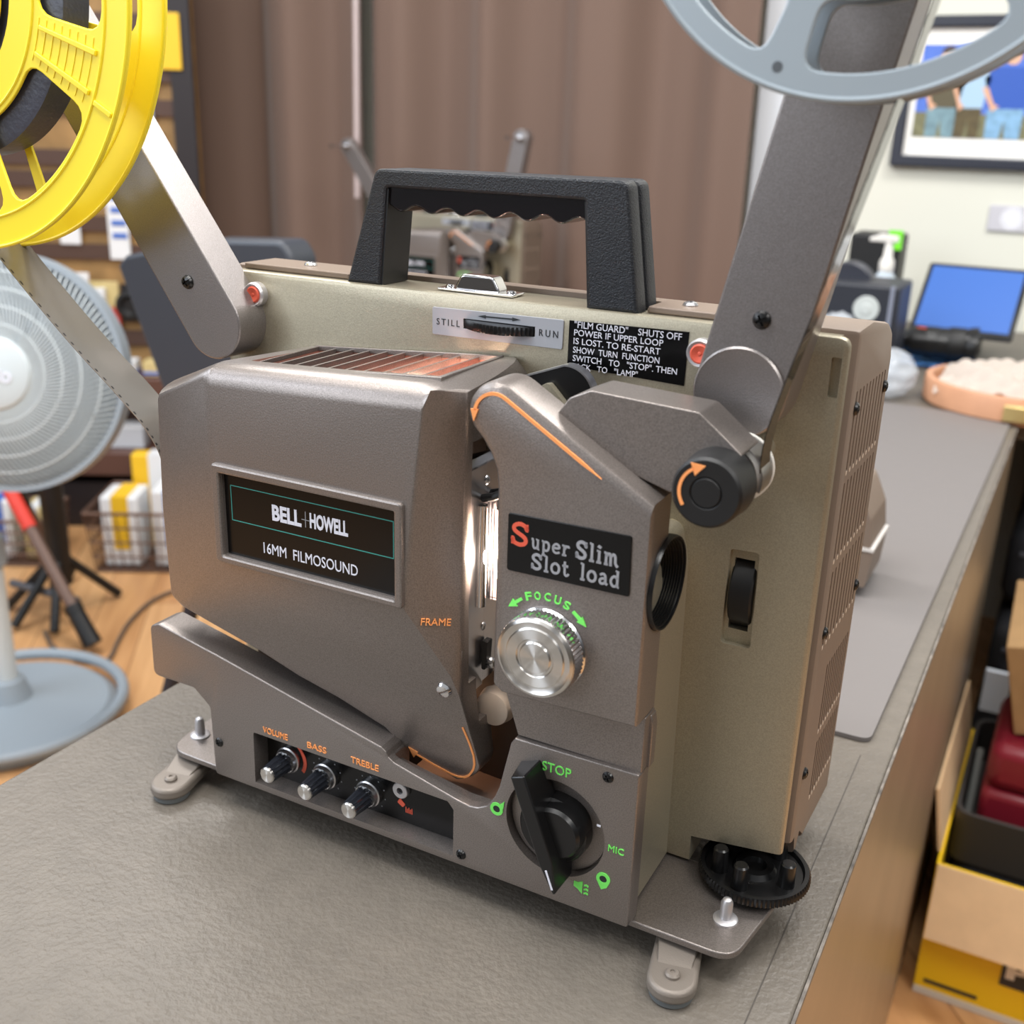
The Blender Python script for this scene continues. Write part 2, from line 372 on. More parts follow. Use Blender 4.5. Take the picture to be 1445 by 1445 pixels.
    for (s, a, b, z0, z1) in rows: text(s, a, b, z0, z1, 72.5, WHITE, p)
    # ---- red release buttons
    for (x, z) in ((-303.3, 333.5), (-9.6, 331.5)):
        bm = lathe(B(), (x, 73.5, z), (0, -1, 0), [(0, 7.6), (5, 7.6), (6.5, 6.6), (5.8, 5.4)], 32)
        p = obj('release_button', bm, ALU, T)
        bm = lathe(B(), (x, 73.5, z), (0, -1, 0), [(2, 5.3), (6, 5.3), (6.8, 4.4), (5.9, 1.2), (6.4, 0.6), (6.4, 0)], 28); obj('button_cap', bm, RED, p)
    # ---- lower control panel
    _ = [(-346, 84), (-307, 84), (-298, 72), (-297, 27), (-294, 24), (0, 24), (0, 122)]
    lip = [(-73.4, 121.2), (-76, 117), (-82.4, 86.6), (-85.3, 79), (-90, 71.5), (-96, 68.2), (-102, 67.3), (-110, 68.6), (-154, 79.2), (-158, 81.6), (-159.3, 84.6), (-163, 87), (-194, 93.8), (-286, 113.8), (-338, 124), (-346, 121)]
    low0 = [(-346.5, 84.5), (-311, 84.5), (-298, 74), (-297, 24), (0, 24), (0, 122)]
    full = rnd(low0+lip, [5, 4, 5, 3, 2, 2, 1, 1, 1, 3, 3, 3, 3, 0, 2, 2, 2, 2, 0, 0, 3, 5], 4)
    bm = B(); prism(bm, full, 0, 6, weights=0.6); o = obj('control_panel', bm, BROWN, T); add_bevel(o, 0.0022, 3, True); bake(o)
    ol = [q for q in full if q[0] < -157]; kk = max(i for i, q in enumerate(ol) if q[1] < 25)
    qa = B(); prism(qa, ol[:kk+1]+[(-157, 24), (-157, 80.5)]+ol[kk+1:], 6, 22)
    qb = B(); prism(qb, [(-84, 24), (0, 24), (0, 121.5), (-73, 121), (-82, 88)], 6, 13.5)
    qc = B(); prism(qc, [(-157, 24), (-83.7, 24), (-83.7, 66), (-108, 66), (-157, 74)], 6, 14)
    qd = B(); prism(qd, [(-157, 24), (-83.7, 24), (-83.7, 57), (-157, 60)], 14, 46); obj('channel_floor', qd, COPPER_LIT, T)
    qa, qb, qc = obj('t', qa, BROWN, T), obj('t', qb, BROWN, T), obj('t', qc, BROWN, T)
    for q in (o, qa, qc):
        c = B(); prism(c, rnd([(-262.5, 29), (-112, 29), (-112, 61), (-116, 65.5), (-262, 66.5)], [1, 1, 2, 2, 2]), -3, 14); cut(q, c)
    for q in (o, qb, qc):
        c = B(); lathe(c, (-47, -4, 72.3), (0, 1, 0), [(0, 30.3), (11, 30.3)], 72); cut(q, c)
    join(o, qa); join(o, qb); join(o, qc)
    CP = o
    bm = B(); prism(bm, [(-262.3, 29.2), (-112.2, 29.2), (-112.2, 61), (-116, 65.8), (-262, 66.3)], 13.2, 14.5); BP = obj('tone_panel', bm, LABEL, CP)
    text('VOLUME', -253.4, -233.7, 69.2, 73.4, 0, ORANGE, CP, th=0.5, bold=0.0); text('BASS', -218.2, -203.5, 69.2, 73.4, 0, ORANGE, CP, th=0.5, bold=0.0); text('TREBLE', -184.9, -164.5, 69.5, 73.6, 0, ORANGE, CP, th=0.5, bold=0.0)
    bm = B(); ring = arc(-243.5, 46, 13.5, 110, -35, 24); w = [2.6*min(1, (i+2)/16) for i in range(25)]
    inner = [(-243.5+(13.5-w[i])*cos(radians(110-145*i/24)), 46+(13.5-w[i])*sin(radians(110-145*i/24))) for i in range(25)]
    prism(bm, ring+inner[::-1], 12.8, 13.3)
    obj('volume_scale', bm, RED, CP)
    for x, z in ((-243.5, 46), (-214, 43.5), (-180.5, 42)):
        bm = lathe(B(), (x, 13.2, z), (0, -1, 0), [(0, 9), (3, 9), (3.6, 8.2), (6, 7.4)], 40); p = obj('tone_knob', bm, STEEL, CP)
        bm = lathe(B(), (x, 13.2, z), (0, -1, 0), [(5.8, 7.4), (6.4, 6.8), (22, 5.7), (22.6, 5.2)], 26, flute=(1, 2, 0.17)); obj('knob_grip', bm, KNOBP, p)
        bm = lathe(B(), (x, 13.2, z), (0, -1, 0), [(22, 5.3), (23.2, 5.3), (23.9, 4.6), (23.6, 0)], 36); obj('knob_cap', bm, SPUN, p)
        if x > -240:
            bm = B()
            for k in range(9):
                a = radians(-40+k*32); cx, cz = x+11.5*cos(a), z+11.5*sin(a); d = Matrix.Rotation(0, 4, 'Y')
                prism(bm, [(cx-.35, cz-.35), (cx+.35, cz-.35), (cx+.35, cz+.35), (cx-.35, cz+.35)], 12.9, 13.3)
            obj('scale_dots', bm, SILV, CP)
    bm = lathe(B(), (-156.5, 13.2, 52.5), (0, -1, 0), [(0, 5.4), (2.5, 5.4), (3, 5), (3, 2.2), (1.5, 2.0)], 28); p = obj('jack_socket', bm, ALU, CP)
    bm = lathe(B(), (-156.5, 13.2, 52.5), (0, -1, 0), [(0.5, 2.1), (1.6, 2.1)], 20); obj('jack_hole', bm, DARK, p)
    bm = B(); prism(bm, rnd([(-160, 42), (-156, 39.5), (-154, 42), (-158, 45.5)], 1), 12.8, 13.3)
    for k in range(5): prism(bm, [(-154+k*1.1, 40.5-(k % 2)), (-153.4+k*1.1, 40.5-(k % 2)), (-153.4+k*1.1, 36.5), (-154+k*1.1, 36.5)], 12.9, 13.3)
    obj('microphone_mark', bm, RED, CP)
    for (x, z) in ((-17.4, 115), (-106.4, 32), (-297.8+6, 49.6)): screw('screw', (x, 0.4, z), (0, -1, 0), 3.3, BLK, CP)
    # selector dial
    bm = lathe(B(), (-47, 6.9, 72.3), (0, -1, 0), [(0, 29.6), (1.2, 29.6), (1.6, 29)], 72); D = obj('selector_dial', bm, BROWN, CP)
    dx = Vector((-42+66, 0, 45-108)).normalized(); px = Vector((dx.z, 0, -dx.x)); ctr = Vector((-50, 0, 76)); lay = lambda a, b: ((ctr+dx*a+px*b).x, (ctr+dx*a+px*b).z)
    bm = lathe(B(), (-47, 6, 72.3), (0, -1, 0), [(0, 21), (8, 20.4), (9.5, 19)], 56); obj('dial_hub', bm, BLK, D)
    bm = B(); fr = [lay(-36, -4.6), lay(16, -5.2), lay(35, -.8), lay(35, .8), lay(16, 3.4), lay(-36, 4.0)]; bk = [lay(-37, -6.4), lay(16, -8), lay(35.4, -1), lay(35.4, 1.6), lay(16, 9.5), lay(-37, 7.5)]
    fv = [bm.verts.new((x, -17.5, z)) for x, z in fr]; bv = [bm.verts.new((x, 4, z)) for x, z in bk]; bm.faces.new(fv); bm.faces.new(bv[::-1])
    for i in range(6): bm.faces.new((fv[i], bv[i], bv[(i+1) % 6], fv[(i+1) % 6]))
    obj('dial_pointer', bm, BLK, D, bevel=0.9, seg=3)
    bm = B(); prism(bm, [lay(-13, -6.2), lay(-5, -11.5), lay(3, -13), lay(10, -11), lay(17, -6.6), lay(6, -5.6)], -8.5, -3); obj('pointer_stripe', bm, ORANGE, D)
    bm = B(); prism(bm, [lay(20, -.55), lay(32, -.55), lay(32, .55), lay(20, .55)], -17.8, -17.3); obj('pointer_tip_mark', bm, WHITE, D)
    bm = lathe(B(), (-43, 6, 76), (0, -1, 0), [(0, 16.5), (15, 15.5), (17, 14)], 48); o = obj('dial_cap', bm, BLK, D)
    # green marks
    text('STOP', -56, -38.6, 107.1, 112.8, 0, GREEN, CP, th=0.5, bold=0.0); text('MIC', -14.3, -5.2, 69.8, 73.8, 0, GREEN, CP, th=0.5, bold=0.0)
    bm = B(); prism(bm, [(-21.8, 83), (-19.6, 83), (-19.6, 84), (-21.8, 84)], -0.4, 0.1); obj('index_mark', bm, WHITE, CP); bm = B(); prism(bm, [(-53.6, 101.2), (-52.2, 101.2), (-52.2, 103.4), (-53.6, 103.4)], 2, 6.9); obj('index_mark', bm, WHITE, CP)
    for (x, z, tail) in ((-83.4, 72, [(-81, 76), (-78.6, 78.4), (-79, 74), (-80.5, 70.5)]), (-16, 50.6, [(-19, 47.5), (-16.8, 43.6), (-13.6, 45.6), (-12.2, 49)])):
        bm = B(); A_ = arc(x, z, 4.1, 0, 360, 28); I_ = arc(x, z, 2.2, 0, 360, 28)
        prism(bm, A_+I_[::-1], -0.5, 0.1)
        prism(bm, tail, -0.45, 0.1); o = obj('reel_mark', bm, GREEN, CP)
        bm = lathe(B(), (x, 0.1, z), (0, -1, 0), [(0, 2.2), (0.3, 2.2)], 20); obj('reel_mark_hub', bm, DARKINK, CP)
    bm = B(); prism(bm, [(-33.2, 42.5), (-30.8, 42.5), (-28, 44), (-28, 36), (-30.8, 38.5), (-33.2, 39.5)], -0.5, 0.1)
    for k in range(3): prism(bm, [(-27, 42.3-2.6*k), (-25.6, 42.9-2.6*k), (-24.4, 42.3-2.6*k), (-24.4, 41.4-2.6*k), (-25.8, 41.9-2.6*k), (-27, 41.3-2.6*k)], -0.5, 0.1)
    obj('loudspeaker_mark', bm, GREEN, CP)
    # ---- lens module
    loop = arc(-85, 305, 16.2, 59.7, 190, 14)
    left = [(-98.5, 297.2), (-92.5, 291), (-88, 284.6), (-84.6, 277), (-83.4, 268)]
    outl = [(0, 156), (0, 274)]+loop+left+[(-83, 158), (-77, 154)]
    nl = len(loop); wt = [0.15, 1]+[1]*nl+[0.8]*len(left)+[0.3, 0.2, 0.2]
    bm = B(); prism(bm, outl, -11.5, 14, weights=wt)
    o = obj('lens_housing', bm, BROWN, T); add_bevel(o, 0.0055, 3, True); bake(o); finish(o.data, 28)
    c = lathe(B(), (-40, 15, 226), (1, 0, 0), [(0, 24.9), (60, 24.9)], 56)
    cut(o, c, sharp=28); LH = o
    bm = B(); prism(bm, rnd([(-73, 122), (0, 121.5), (0, 154.5), (-84, 154.5)], [1, 1, 0, 0]), 2.5, 16); prism(bm, [(-0.5, 121.5), (1.6, 121.5), (1.6, 146), (0.5, 152), (-0.5, 153)], 10, 17)
    obj('housing_base', bm, BROWN, LH, bevel=0.8)
    # orange sweep arrow on the housing
    bm = B(); path = arc(-85, 304.5, 11.2, 172, 60, 12)
    n = 30; p0 = Vector(path[-1]); p1 = Vector((-26.5, 282.6)); 
    path += [tuple(p0.lerp(p1, (i+1)/n)) for i in range(n)]; N_ = len(path); Lf, Rt = [], []
    for i, p in enumerate(path):
        d = (Vector(path[min(i+1, N_-1)])-Vector(path[max(i-1, 0)])).normalized(); nn = Vector((-d.y, d.x)); ww = 0.85 if i < N_-6 else 0.85*(N_-1-i)/6+0.02
        Lf.append(Vector(p)+nn*ww); Rt.append(Vector(p)-nn*ww)
    prism(bm, [tuple(v) for v in Lf+Rt[::-1]], -12.2, -11.4)
    prism(bm, [(-98.4, 306.6), (-94, 306.8), (-96.6, 300.4)], -12.2, -11.4); obj('threading_arrow', bm, ORANGE, LH)
    # nameplate
    NP = plate('nameplate', rnd([(-75.5, 225.5), (-8.2, 226.1), (-9, 257.4), (-75.5, 256.4)], 1.6), [], -12.2, -11.4, 0.25, LABEL, LH)
    NP['label'] = 'black nameplate with silver and red lettering'
    def slab_letters(bm, word, O, h, adv):
        G = {
         'S': ([([(.86, .72), (.80, .9), (.5, 1), (.2, .9), (.14, .74), (.25, .6), (.7, .42), (.84, .26), (.76, .08), (.48, 0), (.16, .08), (.1, .3)], 1.25), ([(.86, .66), (.86, 1.0)], .8), ([(.1, .0), (.1, .36)], .8)], 1.02),
         'u': ([([(.08, .66), (.24, .66), (.24, .18), (.36, .02), (.54, .06), (.68, .2)], 1), ([(.52, .66), (.7, .66), (.7, 0), (.86, 0)], 1)], .96),
         'p': ([([(.04, .66), (.22, .66), (.22, -.32)], 1), ([(.06, -.32), (.42, -.32)], .9), ([(.22, .52), (.4, .66), (.64, .62), (.76, .36), (.64, .06), (.42, 0), (.22, .12)], 1)], .92),
         'e': ([([(.12, .36), (.76, .36), (.7, .58), (.46, .68), (.2, .58), (.1, .34), (.2, .08), (.46, 0), (.76, .12)], 1)], .88),
         'r': ([([(.04, .66), (.24, .66), (.24, 0)], 1), ([(.06, 0), (.46, 0)], .9), ([(.24, .42), (.42, .64), (.62, .64), (.66, .54)], 1.2)], .74),
         'l': ([([(.06, 1), (.26, 1), (.26, 0)], 1), ([(.06, 0), (.46, 0)], .9)], .56),
         'i': ([([(.06, .66), (.26, .66), (.26, 0)], 1), ([(.06, 0), (.46, 0)], .9), ([(.2, .84), (.32, .98)], 1.4)], .58),
         'm': ([([(.04, .66), (.22, .66), (.22, 0)], 1), ([(.06, 0), (.38, 0)], .9), ([(.22, .46), (.4, .66), (.56, .6), (.6, .4), (.6, 0)], 1), ([(.5, 0), (.72, 0)], .9), ([(.6, .46), (.78, .66), (.94, .6), (.98, .4), (.98, .12), (1.2, -.06)], 1)], 1.26),
         'o': ([([(.46, .68), (.2, .58), (.1, .34), (.2, .08), (.46, 0), (.72, .08), (.82, .34), (.72, .58), (.46, .68)], 1.05)], .94),
         't': ([([(.26, .94), (.26, .16), (.36, .0), (.54, .04), (.62, .16)], 1), ([(.06, .64), (.56, .64)], 1)], .66),
         'a': ([([(.16, .56), (.38, .68), (.6, .6), (.64, .4), (.64, .1), (.82, 0)], 1), ([(.64, .38), (.3, .36), (.12, .2), (.22, .02), (.44, .02), (.64, .16)], 1)], .88),
         'd': ([([(.54, 1), (.72, 1), (.72, 0), (.88, 0)], 1), ([(.72, .5), (.56, .66), (.3, .62), (.12, .34), (.26, .04), (.5, 0), (.72, .14)], 1)], .96)}
        x = 0
        for ch in word:
            if ch == ' ': x += .42; continue
            ls, a = G[ch]; strokes(bm, ls, h*0.15, -12.15, 0.3, (O[0]+x*h*adv, O[1]), h*adv*0.92, h); x += a
        return x
    bm = B(); slab_letters(bm, 'S', (-73.6, 240.6), 11.4, 1.0); o = obj('red_initial', bm, RED, NP); o['label'] = 'red letter S'
    bm = B(); slab_letters(bm, 'uper', (-62.3, 240.4), 7.4, 0.84); slab_letters(bm, 'Slim', (-37.6, 240.6), 8.8, 0.78); slab_letters(bm, 'Slot', (-61.6, 229.6), 8.0, 0.84); slab_letters(bm, 'load', (-34.8, 229.8), 8.2, 0.80)
    obj('lettering', bm, SILV, NP)
    # FOCUS lettering on an arc around the knob
    for ch, x, z, an in (('F', -62.6, 213.6, 16), ('O', -57.6, 215, 9), ('C', -51.9, 215.7, 0), ('U', -46.2, 215.2, -10), ('S', -41, 213.6, -17)):
        a = radians(an); text(ch, -1.8, 1.8, -2.2, 2.2, 0, GREEN, LH, frame=(Vector((x, -11.5, z)), Vector((cos(a), 0, sin(a))), Vector((-sin(a), 0, cos(a)))), bold=0.02, th=0.5)
    for s_, (tx, tz), (hx, hz) in ((1, (-66.5, 211.3), (-74, 205.3)), (1, (-37.6, 211.2), (-30, 204.6))):
        d = Vector((hx-tx, hz-tz)).normalized(); n = Vector((-d.y, d.x)); t = Vector((tx, tz)); h = Vector((hx, hz)); m_ = h-d*5
        bm = B(); prism(bm, [tuple(v) for v in (t+n*.8, m_+n*.9, m_+n*2.3, h, m_-n*2.3, m_-n*.9, t-n*.8)], -12.1, -11.4); obj('focus_arrow', bm, GREEN, LH)
    # focus knob
    fk = (-51.5, -11.4, 187)
    bm = lathe(B(), fk, (0, -1, 0), [(0, 22.4), (1.5, 22.6), (2.5, 22.2), (11.5, 22.2), (12.2, 21.6)], 120, flute=(2, 3, 0.035)); FK = obj('focus_knob', bm, CHROME, LH)
    bm = lathe(B(), fk, (0, -1, 0), [(11.9, 21.7), (13.2, 21.4), (14, 19.8), (13.2, 18.4), (13.2, 16.6), (13.8, 15.8), (13.6, 10.6), (12.9, 10), (12.9, 9.0), (13.8, 8.2), (13.9, 0)], 96); obj('knob_face', bm, SPUN, FK)
    # ---- lens
    bm = lathe(B(), (-34, 15, 226), (1, 0, 0), [(0, 22), (26, 22), (26, 24.3), (35, 24.6), (36.4, 24.2), (36.2, 23.4)]+[(36.2-1.3*(k//2)-(1.1 if k % 2 else 0), 23.4-.5*(k//2)-(0.05 if k % 2 else .45)) for k in range(1, 22)]+[(20, 17.5)], 64); LN = obj('lens', bm, BLK, T)
    bm = lathe(B(), (-34, 15, 226), (1, 0, 0), [(17, 17.6), (21, 15), (23.4, 10), (24.4, 5), (24.6, 0)], 48); obj('front_glass', bm, GLASS, LN)
    # ---- upper film guide cover
    bm = B(); prism(bm, rnd([(-60, 296), (3, 277), (27.4, 296.8), (35.8, 300.6), (13.6, 317.8), (-41, 320.6), (-52, 315.5), (-58, 307)], [0, 2, 1, 1, 5, 6, 5, 3]), 3, 30, weights=1)
    o = obj('film_guide_cover', bm, BROWN, T); add_bevel(o, 0.0016, 3, True)
    pts = [(-104, 298), (-101, 311)]+arc(-76, 304, 15.6, 95, -12, 12)+[(-70, 292)]
    bm = B(); prism(bm, pts, 50.5, 55); o = obj('loop_former', bm, BLK, T)
    bm = B(); prism(bm, [(-101.4, 311.4)]+arc(-76, 304, 16.4, 95, -12, 14)+arc(-76, 304, 15.5, -12, 95, 14)+[(-101, 310.6)], 50, 57); obj('former_rim', bm, STEEL, o)
    bm = B(); prism(bm, rnd([(-92, 297), (-88, 309), (-84, 310), (-70, 296)], 2), 46, 50.4); obj('former_tab', bm, BEIGE, o)
    # ---- feed roller with black cap
    rc_ = (25.5, -15, 286)
    bm = lathe(B(), (25.5, -15, 286), (0, 1, 0), [(0, 0), (0, 6.6), (0.7, 7.2), (0.1, 7.8), (0, 15.3), (1.4, 16.6), (20, 17.6), (23, 17)], 48); K = obj('sprocket_knob', bm, BLKM, T)
    bm = B(); ring = arc(25.5, 286, 13.2, 215, 120, 18); ri = arc(25.5, 286, 11.7, 215, 120, 18)
    prism(bm, ring+ri[::-1], -15.4, -14.9)
    e = Vector((25.5+12.4*cos(radians(120)), 286+12.4*sin(radians(120)))); prism(bm, [(e.x-2.2, e.y-1.8), (e.x+1.4, e.y-4.0), (e.x+5.4, e.y+2.2), (e.x-1.6, e.y+3.4)][:0] or [(e.x+0.6, e.y-3.2), (e.x+5.2, e.y+2.0), (e.x-1.8, e.y+2.6)], -15.4, -14.9)
    obj('turn_arrow', bm, ORANGE, K)
    bm = lathe(B(), (25.5, 8, 286), (0, 1, 0), [(0, 13.5), (6, 13.5), (7, 12), (14, 12), (15, 15), (21, 15), (22, 13), (34, 13)], 48); SP = obj('feed_sprocket', bm, WHITEP, T)
    bm = lathe(B(), (25.5, 34, 286), (0, 1, 0), [(0, 17.5), (2.5, 17.5)], 48); obj('sprocket_flange', bm, WHITEP, SP)
    bm = B(); prism(bm, arc(25.5, 286, 17.2, 75, -20, 12)+arc(25.5, 286, 14.4, -20, 75, 12), 16, 36); obj('film_shoe', bm, STEEL, SP)
    bm = B(); cyl(bm, (25.5, 40, 286), (25.5, 74, 286), 8); obj('sprocket_shaft', bm, BEIGE, SP)
    # ---- lamp house
    pl = lambda z: -14+.28*(191-z)
    F = [(-268, -14, 308), (-124, -14, 314), (-138.5, -14, 191), (-266, -14, 191)]                      # TL TR BR BL
    RM = [(-322.5, -1, 285), (-326, -1, 205), (-323.5, pl(149), 149), (-316.5, pl(142.3), 142.3), (-291, pl(133.9), 133.9), (-257.6, pl(123.5), 123.5), (-229.8, pl(111.9), 111.9), (-201.7, pl(103.8), 103.8), (-169.6, pl(90.9), 90.9), (-158.9, pl(80.3), 80.3), (-121.8, pl(65.3), 65.3), (-107.8, pl(75.6), 75.6), (-103.6, pl(84), 84), (-109.3, pl(132.3), 132.3), (-110.5, 5, 200), (-109.5, 5, 300), (-109, 5, 310.5)]
    bm = B(); fv = [bm.verts.new(p) for p in F]; rv = [bm.verts.new(p) for p in RM]
    ez = bm.verts.new((-113.7, pl(148.9), 148.9))
    def backpt(i, p):
        x, y, z = p
        return (x, 72.5, z+(3 if i == 0 else 6 if i == 16 else 0))
    bv = [bm.verts.new(backpt(i, p)) for i, p in enumerate(RM)]
    rb = [bm.verts.new((-262, 72.5, 305))]
    TL, TR, BR, BL = fv
    bm.faces.new((TL, TR, BR, BL))
    bm.faces.new((TL, BL, rv[2], rv[1])); bm.faces.new((TL, rv[1], rv[0]))
    bm.faces.new([BL, rv[2]][::-1]+[]) if False else None
    bm.faces.new([BL, BR, ez, rv[13]]+rv[12:2:-1][:]+[rv[2]])
    bm.faces.new((BR, TR, rv[15], rv[14])); bm.faces.new((BR, rv[14], rv[13], ez)); bm.faces.new((TR, rv[16], rv[15]))
    N_ = len(RM)
    for i in range(N_-1): bm.faces.new((rv[i], rv[i+1], bv[i+1], bv[i]))
    roof1 = bm.faces.new((TL, rv[0], bv[0], rb[0])); roof2 = bm.faces.new((TR, TL, rb[0], bv[16])); bm.faces.new((TR, bv[16], rv[16]))
    bm.faces.new(bv[::-1]+[]) if False else bm.faces.new([rb[0]]+bv)
    lay = bm.edges.layers.float.new('bevel_weight_edge')
    def W_(a, b, w):
        e = bm.edges.get((a, b))
        if e: e[lay] = w
    W_(TL, TR, 1); W_(TL, rv[0], 1); W_(TR, bv[16], .8); W_(rv[0], bv[0], .9); W_(rv[0], rv[1], .3); W_(rv[1], rv[2], .25); W_(rv[2], rv[3], .2); W_(rv[1], bv[1], 0); W_(TR, rv[16], .5)
    for i in range(3, 13): W_(rv[i], rv[i+1], .11)
    W_(rv[13], rv[14], .12); W_(rv[14], rv[15], .14); W_(rv[15], rv[16], .2); W_(TL, BL, .06); W_(TR, BR, .08); W_(BL, BR, .04)
    W_(rv[2], bv[2], .3); W_(rv[10], bv[10], .3); W_(rv[11], bv[11], .4); W_(rv[12], bv[12], .3)
    o = obj('lamp_house', bm, BROWN, T); add_bevel(o, 0.0135, 5, True); bake(o); finish(o.data, 22); LP = o
    c = box(B(), -136, -90, 10.5, 80, 140, 282); cut(o, c, sharp=22)
    c = box(B(), -136, -90, 19, 80, 112, 141); cut(o, c, sharp=22)
    c = box(B(), -178, -90, 32, 80, 50, 116); cut(o, c, sharp=22)
    c = B(); prism(c, rnd([(-262, 194.6), (-142, 194.6), (-142, 244.6), (-262, 244.6)], 0.5), -20, -10.6); cut(o, c, sharp=22)
    # vent opening in the roof (roof tilts down to the left)
    zr = lambda x: 305+(x+262)*(11/150)
    c = B()
    A = [(-254, 7), (-128, 7), (-128, 69), (-254, 69)]
    vs = [c.verts.new((x, y, zr(x)-24)) for x, y in A]+[c.verts.new((x, y, zr(x)+9)) for x, y in A]
    for f in ((0, 1, 2, 3), (4, 5, 6, 7), (0, 1, 5, 4), (1, 2, 6, 5), (2, 3, 7, 6), (3, 0, 4, 7)): c.faces.new([vs[i] for i in f])
    cut(o, c, sharp=22, mats=PINKLIT)
    bm = B()
    def slab(x0, x1, y0, y1, h0, h1):
        v = [bm.verts.new((x, y, zr(x)+h)) for h in (h0, h1) for x, y in ((x0, y0), (x1, y0), (x1, y1), (x0, y1))]
        for f in ((0, 3, 2, 1), (4, 5, 6, 7), (0, 1, 5, 4), (1, 2, 6, 5), (2, 3, 7, 6), (3, 0, 4, 7)): bm.faces.new([v[i] for i in f])
    slab(-257, -125, 3.5, 7.2, -2, .8); slab(-257, -125, 68.6, 71, -2, 1.2); slab(-257, -253.6, 7.2, 68.6, -2, .8); slab(-128.4, -125, 7.2, 68.6, -2, .8)
    V = obj('vent_grille', bm, BROWN, LP, bevel=0.4)
    for i in range(1, 10):
        x = -254+i*12.6; bm = B(); slab(x-.9, x+.9, 7.2, 68.6, -7, -.2); obj('vent_slat', bm, BROWN, V)
    bm = B(); slab(-253.5, -196, 7.2, 68.8, -23.5, -23); obj('vent_floor', bm, DARK, V)
    # bezel and makers plate
    outr = rnd([(-268.5, 189.5), (-136.5, 189.5), (-136.5, 250.6), (-268.5, 250.6)], 3); inr = rnd([(-262.6, 194.2), (-141.6, 194.2), (-141.6, 245.2), (-262.6, 245.2)], 0.8)
    plate('plate_bezel', outr, [inr], -16.6, -11, 1.3, BROWN, LP)
    NPl = plate('makers_plate', [(-262.4, 194.4), (-141.8, 194.4), (-141.8, 245), (-262.4, 245)], [], -12.2, -10.8, 0.1, LABEL, LP); NPl['label'] = 'black makers plate with white lettering'
    Z0, Z1, X0, X1 = 216.3, 238.1, -257.6, -144.2; bm = B()
    for q in ([(X0, Z0), (X1, Z0), (X1, Z0+.5), (X0, Z0+.5)], [(X0, Z1-.5), (X1, Z1-.5), (X1, Z1), (X0, Z1)], [(X0, Z0), (X0+.5, Z0), (X0+.5, Z1), (X0, Z1)], [(X1-.5, Z0), (X1, Z0), (X1, Z1), (X1-.5, Z1)]): prism(bm, q, -12.35, -12.1)
    obj('border_line', bm, TEAL, NPl)
    text('BELL', -227.3, -206.5, 222.2, 231.8, -12.2, WHITE, NPl, bold=0.035); text('HOWELL', -200.5, -174.4, 222.8, 232, -12.2, WHITE, NPl, bold=0.035)
    bm = B(); prism(bm, [(-206.4, 226.8), (-200.8, 226.8), (-200.8, 227.1), (-206.4, 227.1)], -12.35, -12.1); prism(bm, [(-203.8, 222.6), (-203.4, 222.6), (-203.4, 232), (-203.8, 232)], -12.35, -12.1); obj('plus_mark', bm, SILV, NPl)
    text('16MM  FILMOSOUND', -234.8, -168.3, 200.6, 207.2, -12.2, WHITE, NPl, bold=0.0)
    U = Vector((13.7, 9.15, -.6)); L_ = U.length; U.normalize(); text('FRAME', 0, L_, -2.0, 2.0, 0, ORANGE, LP, frame=(Vector((-128.9, -9.3, 181.8)), U, Vector((.03, .10, 1))), th=0.6)
    o = screw('slotted_screw', (-119.7, pl(137.7)+.3, 137.7), (0, -0.963, -.27), 5.0, CHROME, LP, 'slot'); o['label'] = 'chrome slotted screw'
    bm = B(); pth = [(-111.3, 112.3), (-108.4, 101), (-106.9, 92), (-107.3, 85), (-108.6, 80.5), (-110.6, 76.9), (-113, 73.3), (-116.6, 70.6), (-120.9, 69.4), (-125, 69.6), (-137, 72.8), (-149.1, 77)]; L_ = []
    for i in range(len(pth)-1):
        d = (Vector(pth[i+1])-Vector(pth[i])).normalized(); n = Vector((-d.y, d.x))*0.65; a, b = Vector(pth[i]), Vector(pth[i+1])
        vs = []
        for q in (a+n, b+n, b-n, a-n):
            vs.append(q)
        y0 = min(pl(v.y) for v in vs)
        vv = [bm.verts.new((v.x, pl(v.y)-.5, v.y)) for v in vs]+[bm.verts.new((v.x, pl(v.y)+.3, v.y)) for v in vs]
        for f in ((0, 3, 2, 1), (4, 5, 6, 7), (0, 1, 5, 4), (1, 2, 6, 5), (2, 3, 7, 6), (3, 0, 4, 7)): bm.faces.new([vv[i] for i in f])
    vv = [bm.verts.new((x, pl(z)-.5, z)) for x, z in ((-147.6, 79.3), (-151.6, 73.4), (-154.1, 81.2))]+[bm.verts.new((x, pl(z)+.3, z)) for x, z in ((-147.6, 79.3), (-151.6, 73.4), (-154.1, 81.2))]
    for f in ((0, 1, 2), (3, 4, 5), (0, 1, 4, 3), (1, 2, 5, 4), (2, 0, 3, 5)): bm.faces.new([vv[i] for i in f])
    obj('threading_arrow', bm, ORANGE, LP)
    # ---- film gate between lamp house and lens housing
    bm = B(); prism(bm, [(-124, 268), (-108, 274), (-96, 274), (-96, 150), (-120.5, 122), (-124, 122)], 29, 31); c_ = obj('film_gate', bm, CHROME, T)
    c = B(); prism(c, [(-107, 186), (-97.5, 186), (-97.5, 240), (-107, 240)], 20, 40); cut(c_, c)
    bm = B(); prism(bm, [(-113.4, 132), (-111.2, 130), (-111, 266), (-114.6, 270)], 11, 30); obj('gate_rail', bm, STEEL, c_, bevel=0.6)
    bm = B(); tube(bm, [(-109.5, 22, 184), (-109.5, 22, 244)], 3.2, 14); obj('gate_bar', bm, CHROME, c_)
    bm = B(); tube(bm, [(-110.5, 24, 247), (-104, 24, 249), (-98, 26, 252)], 2.4, 10); obj('gate_spring', bm, BLK, c_)
    for (x, z) in ((-112, 256), (-112.5, 168)): screw('screw', (x, 28.9, z), (0, -1, 0), 3, STEEL, c_)
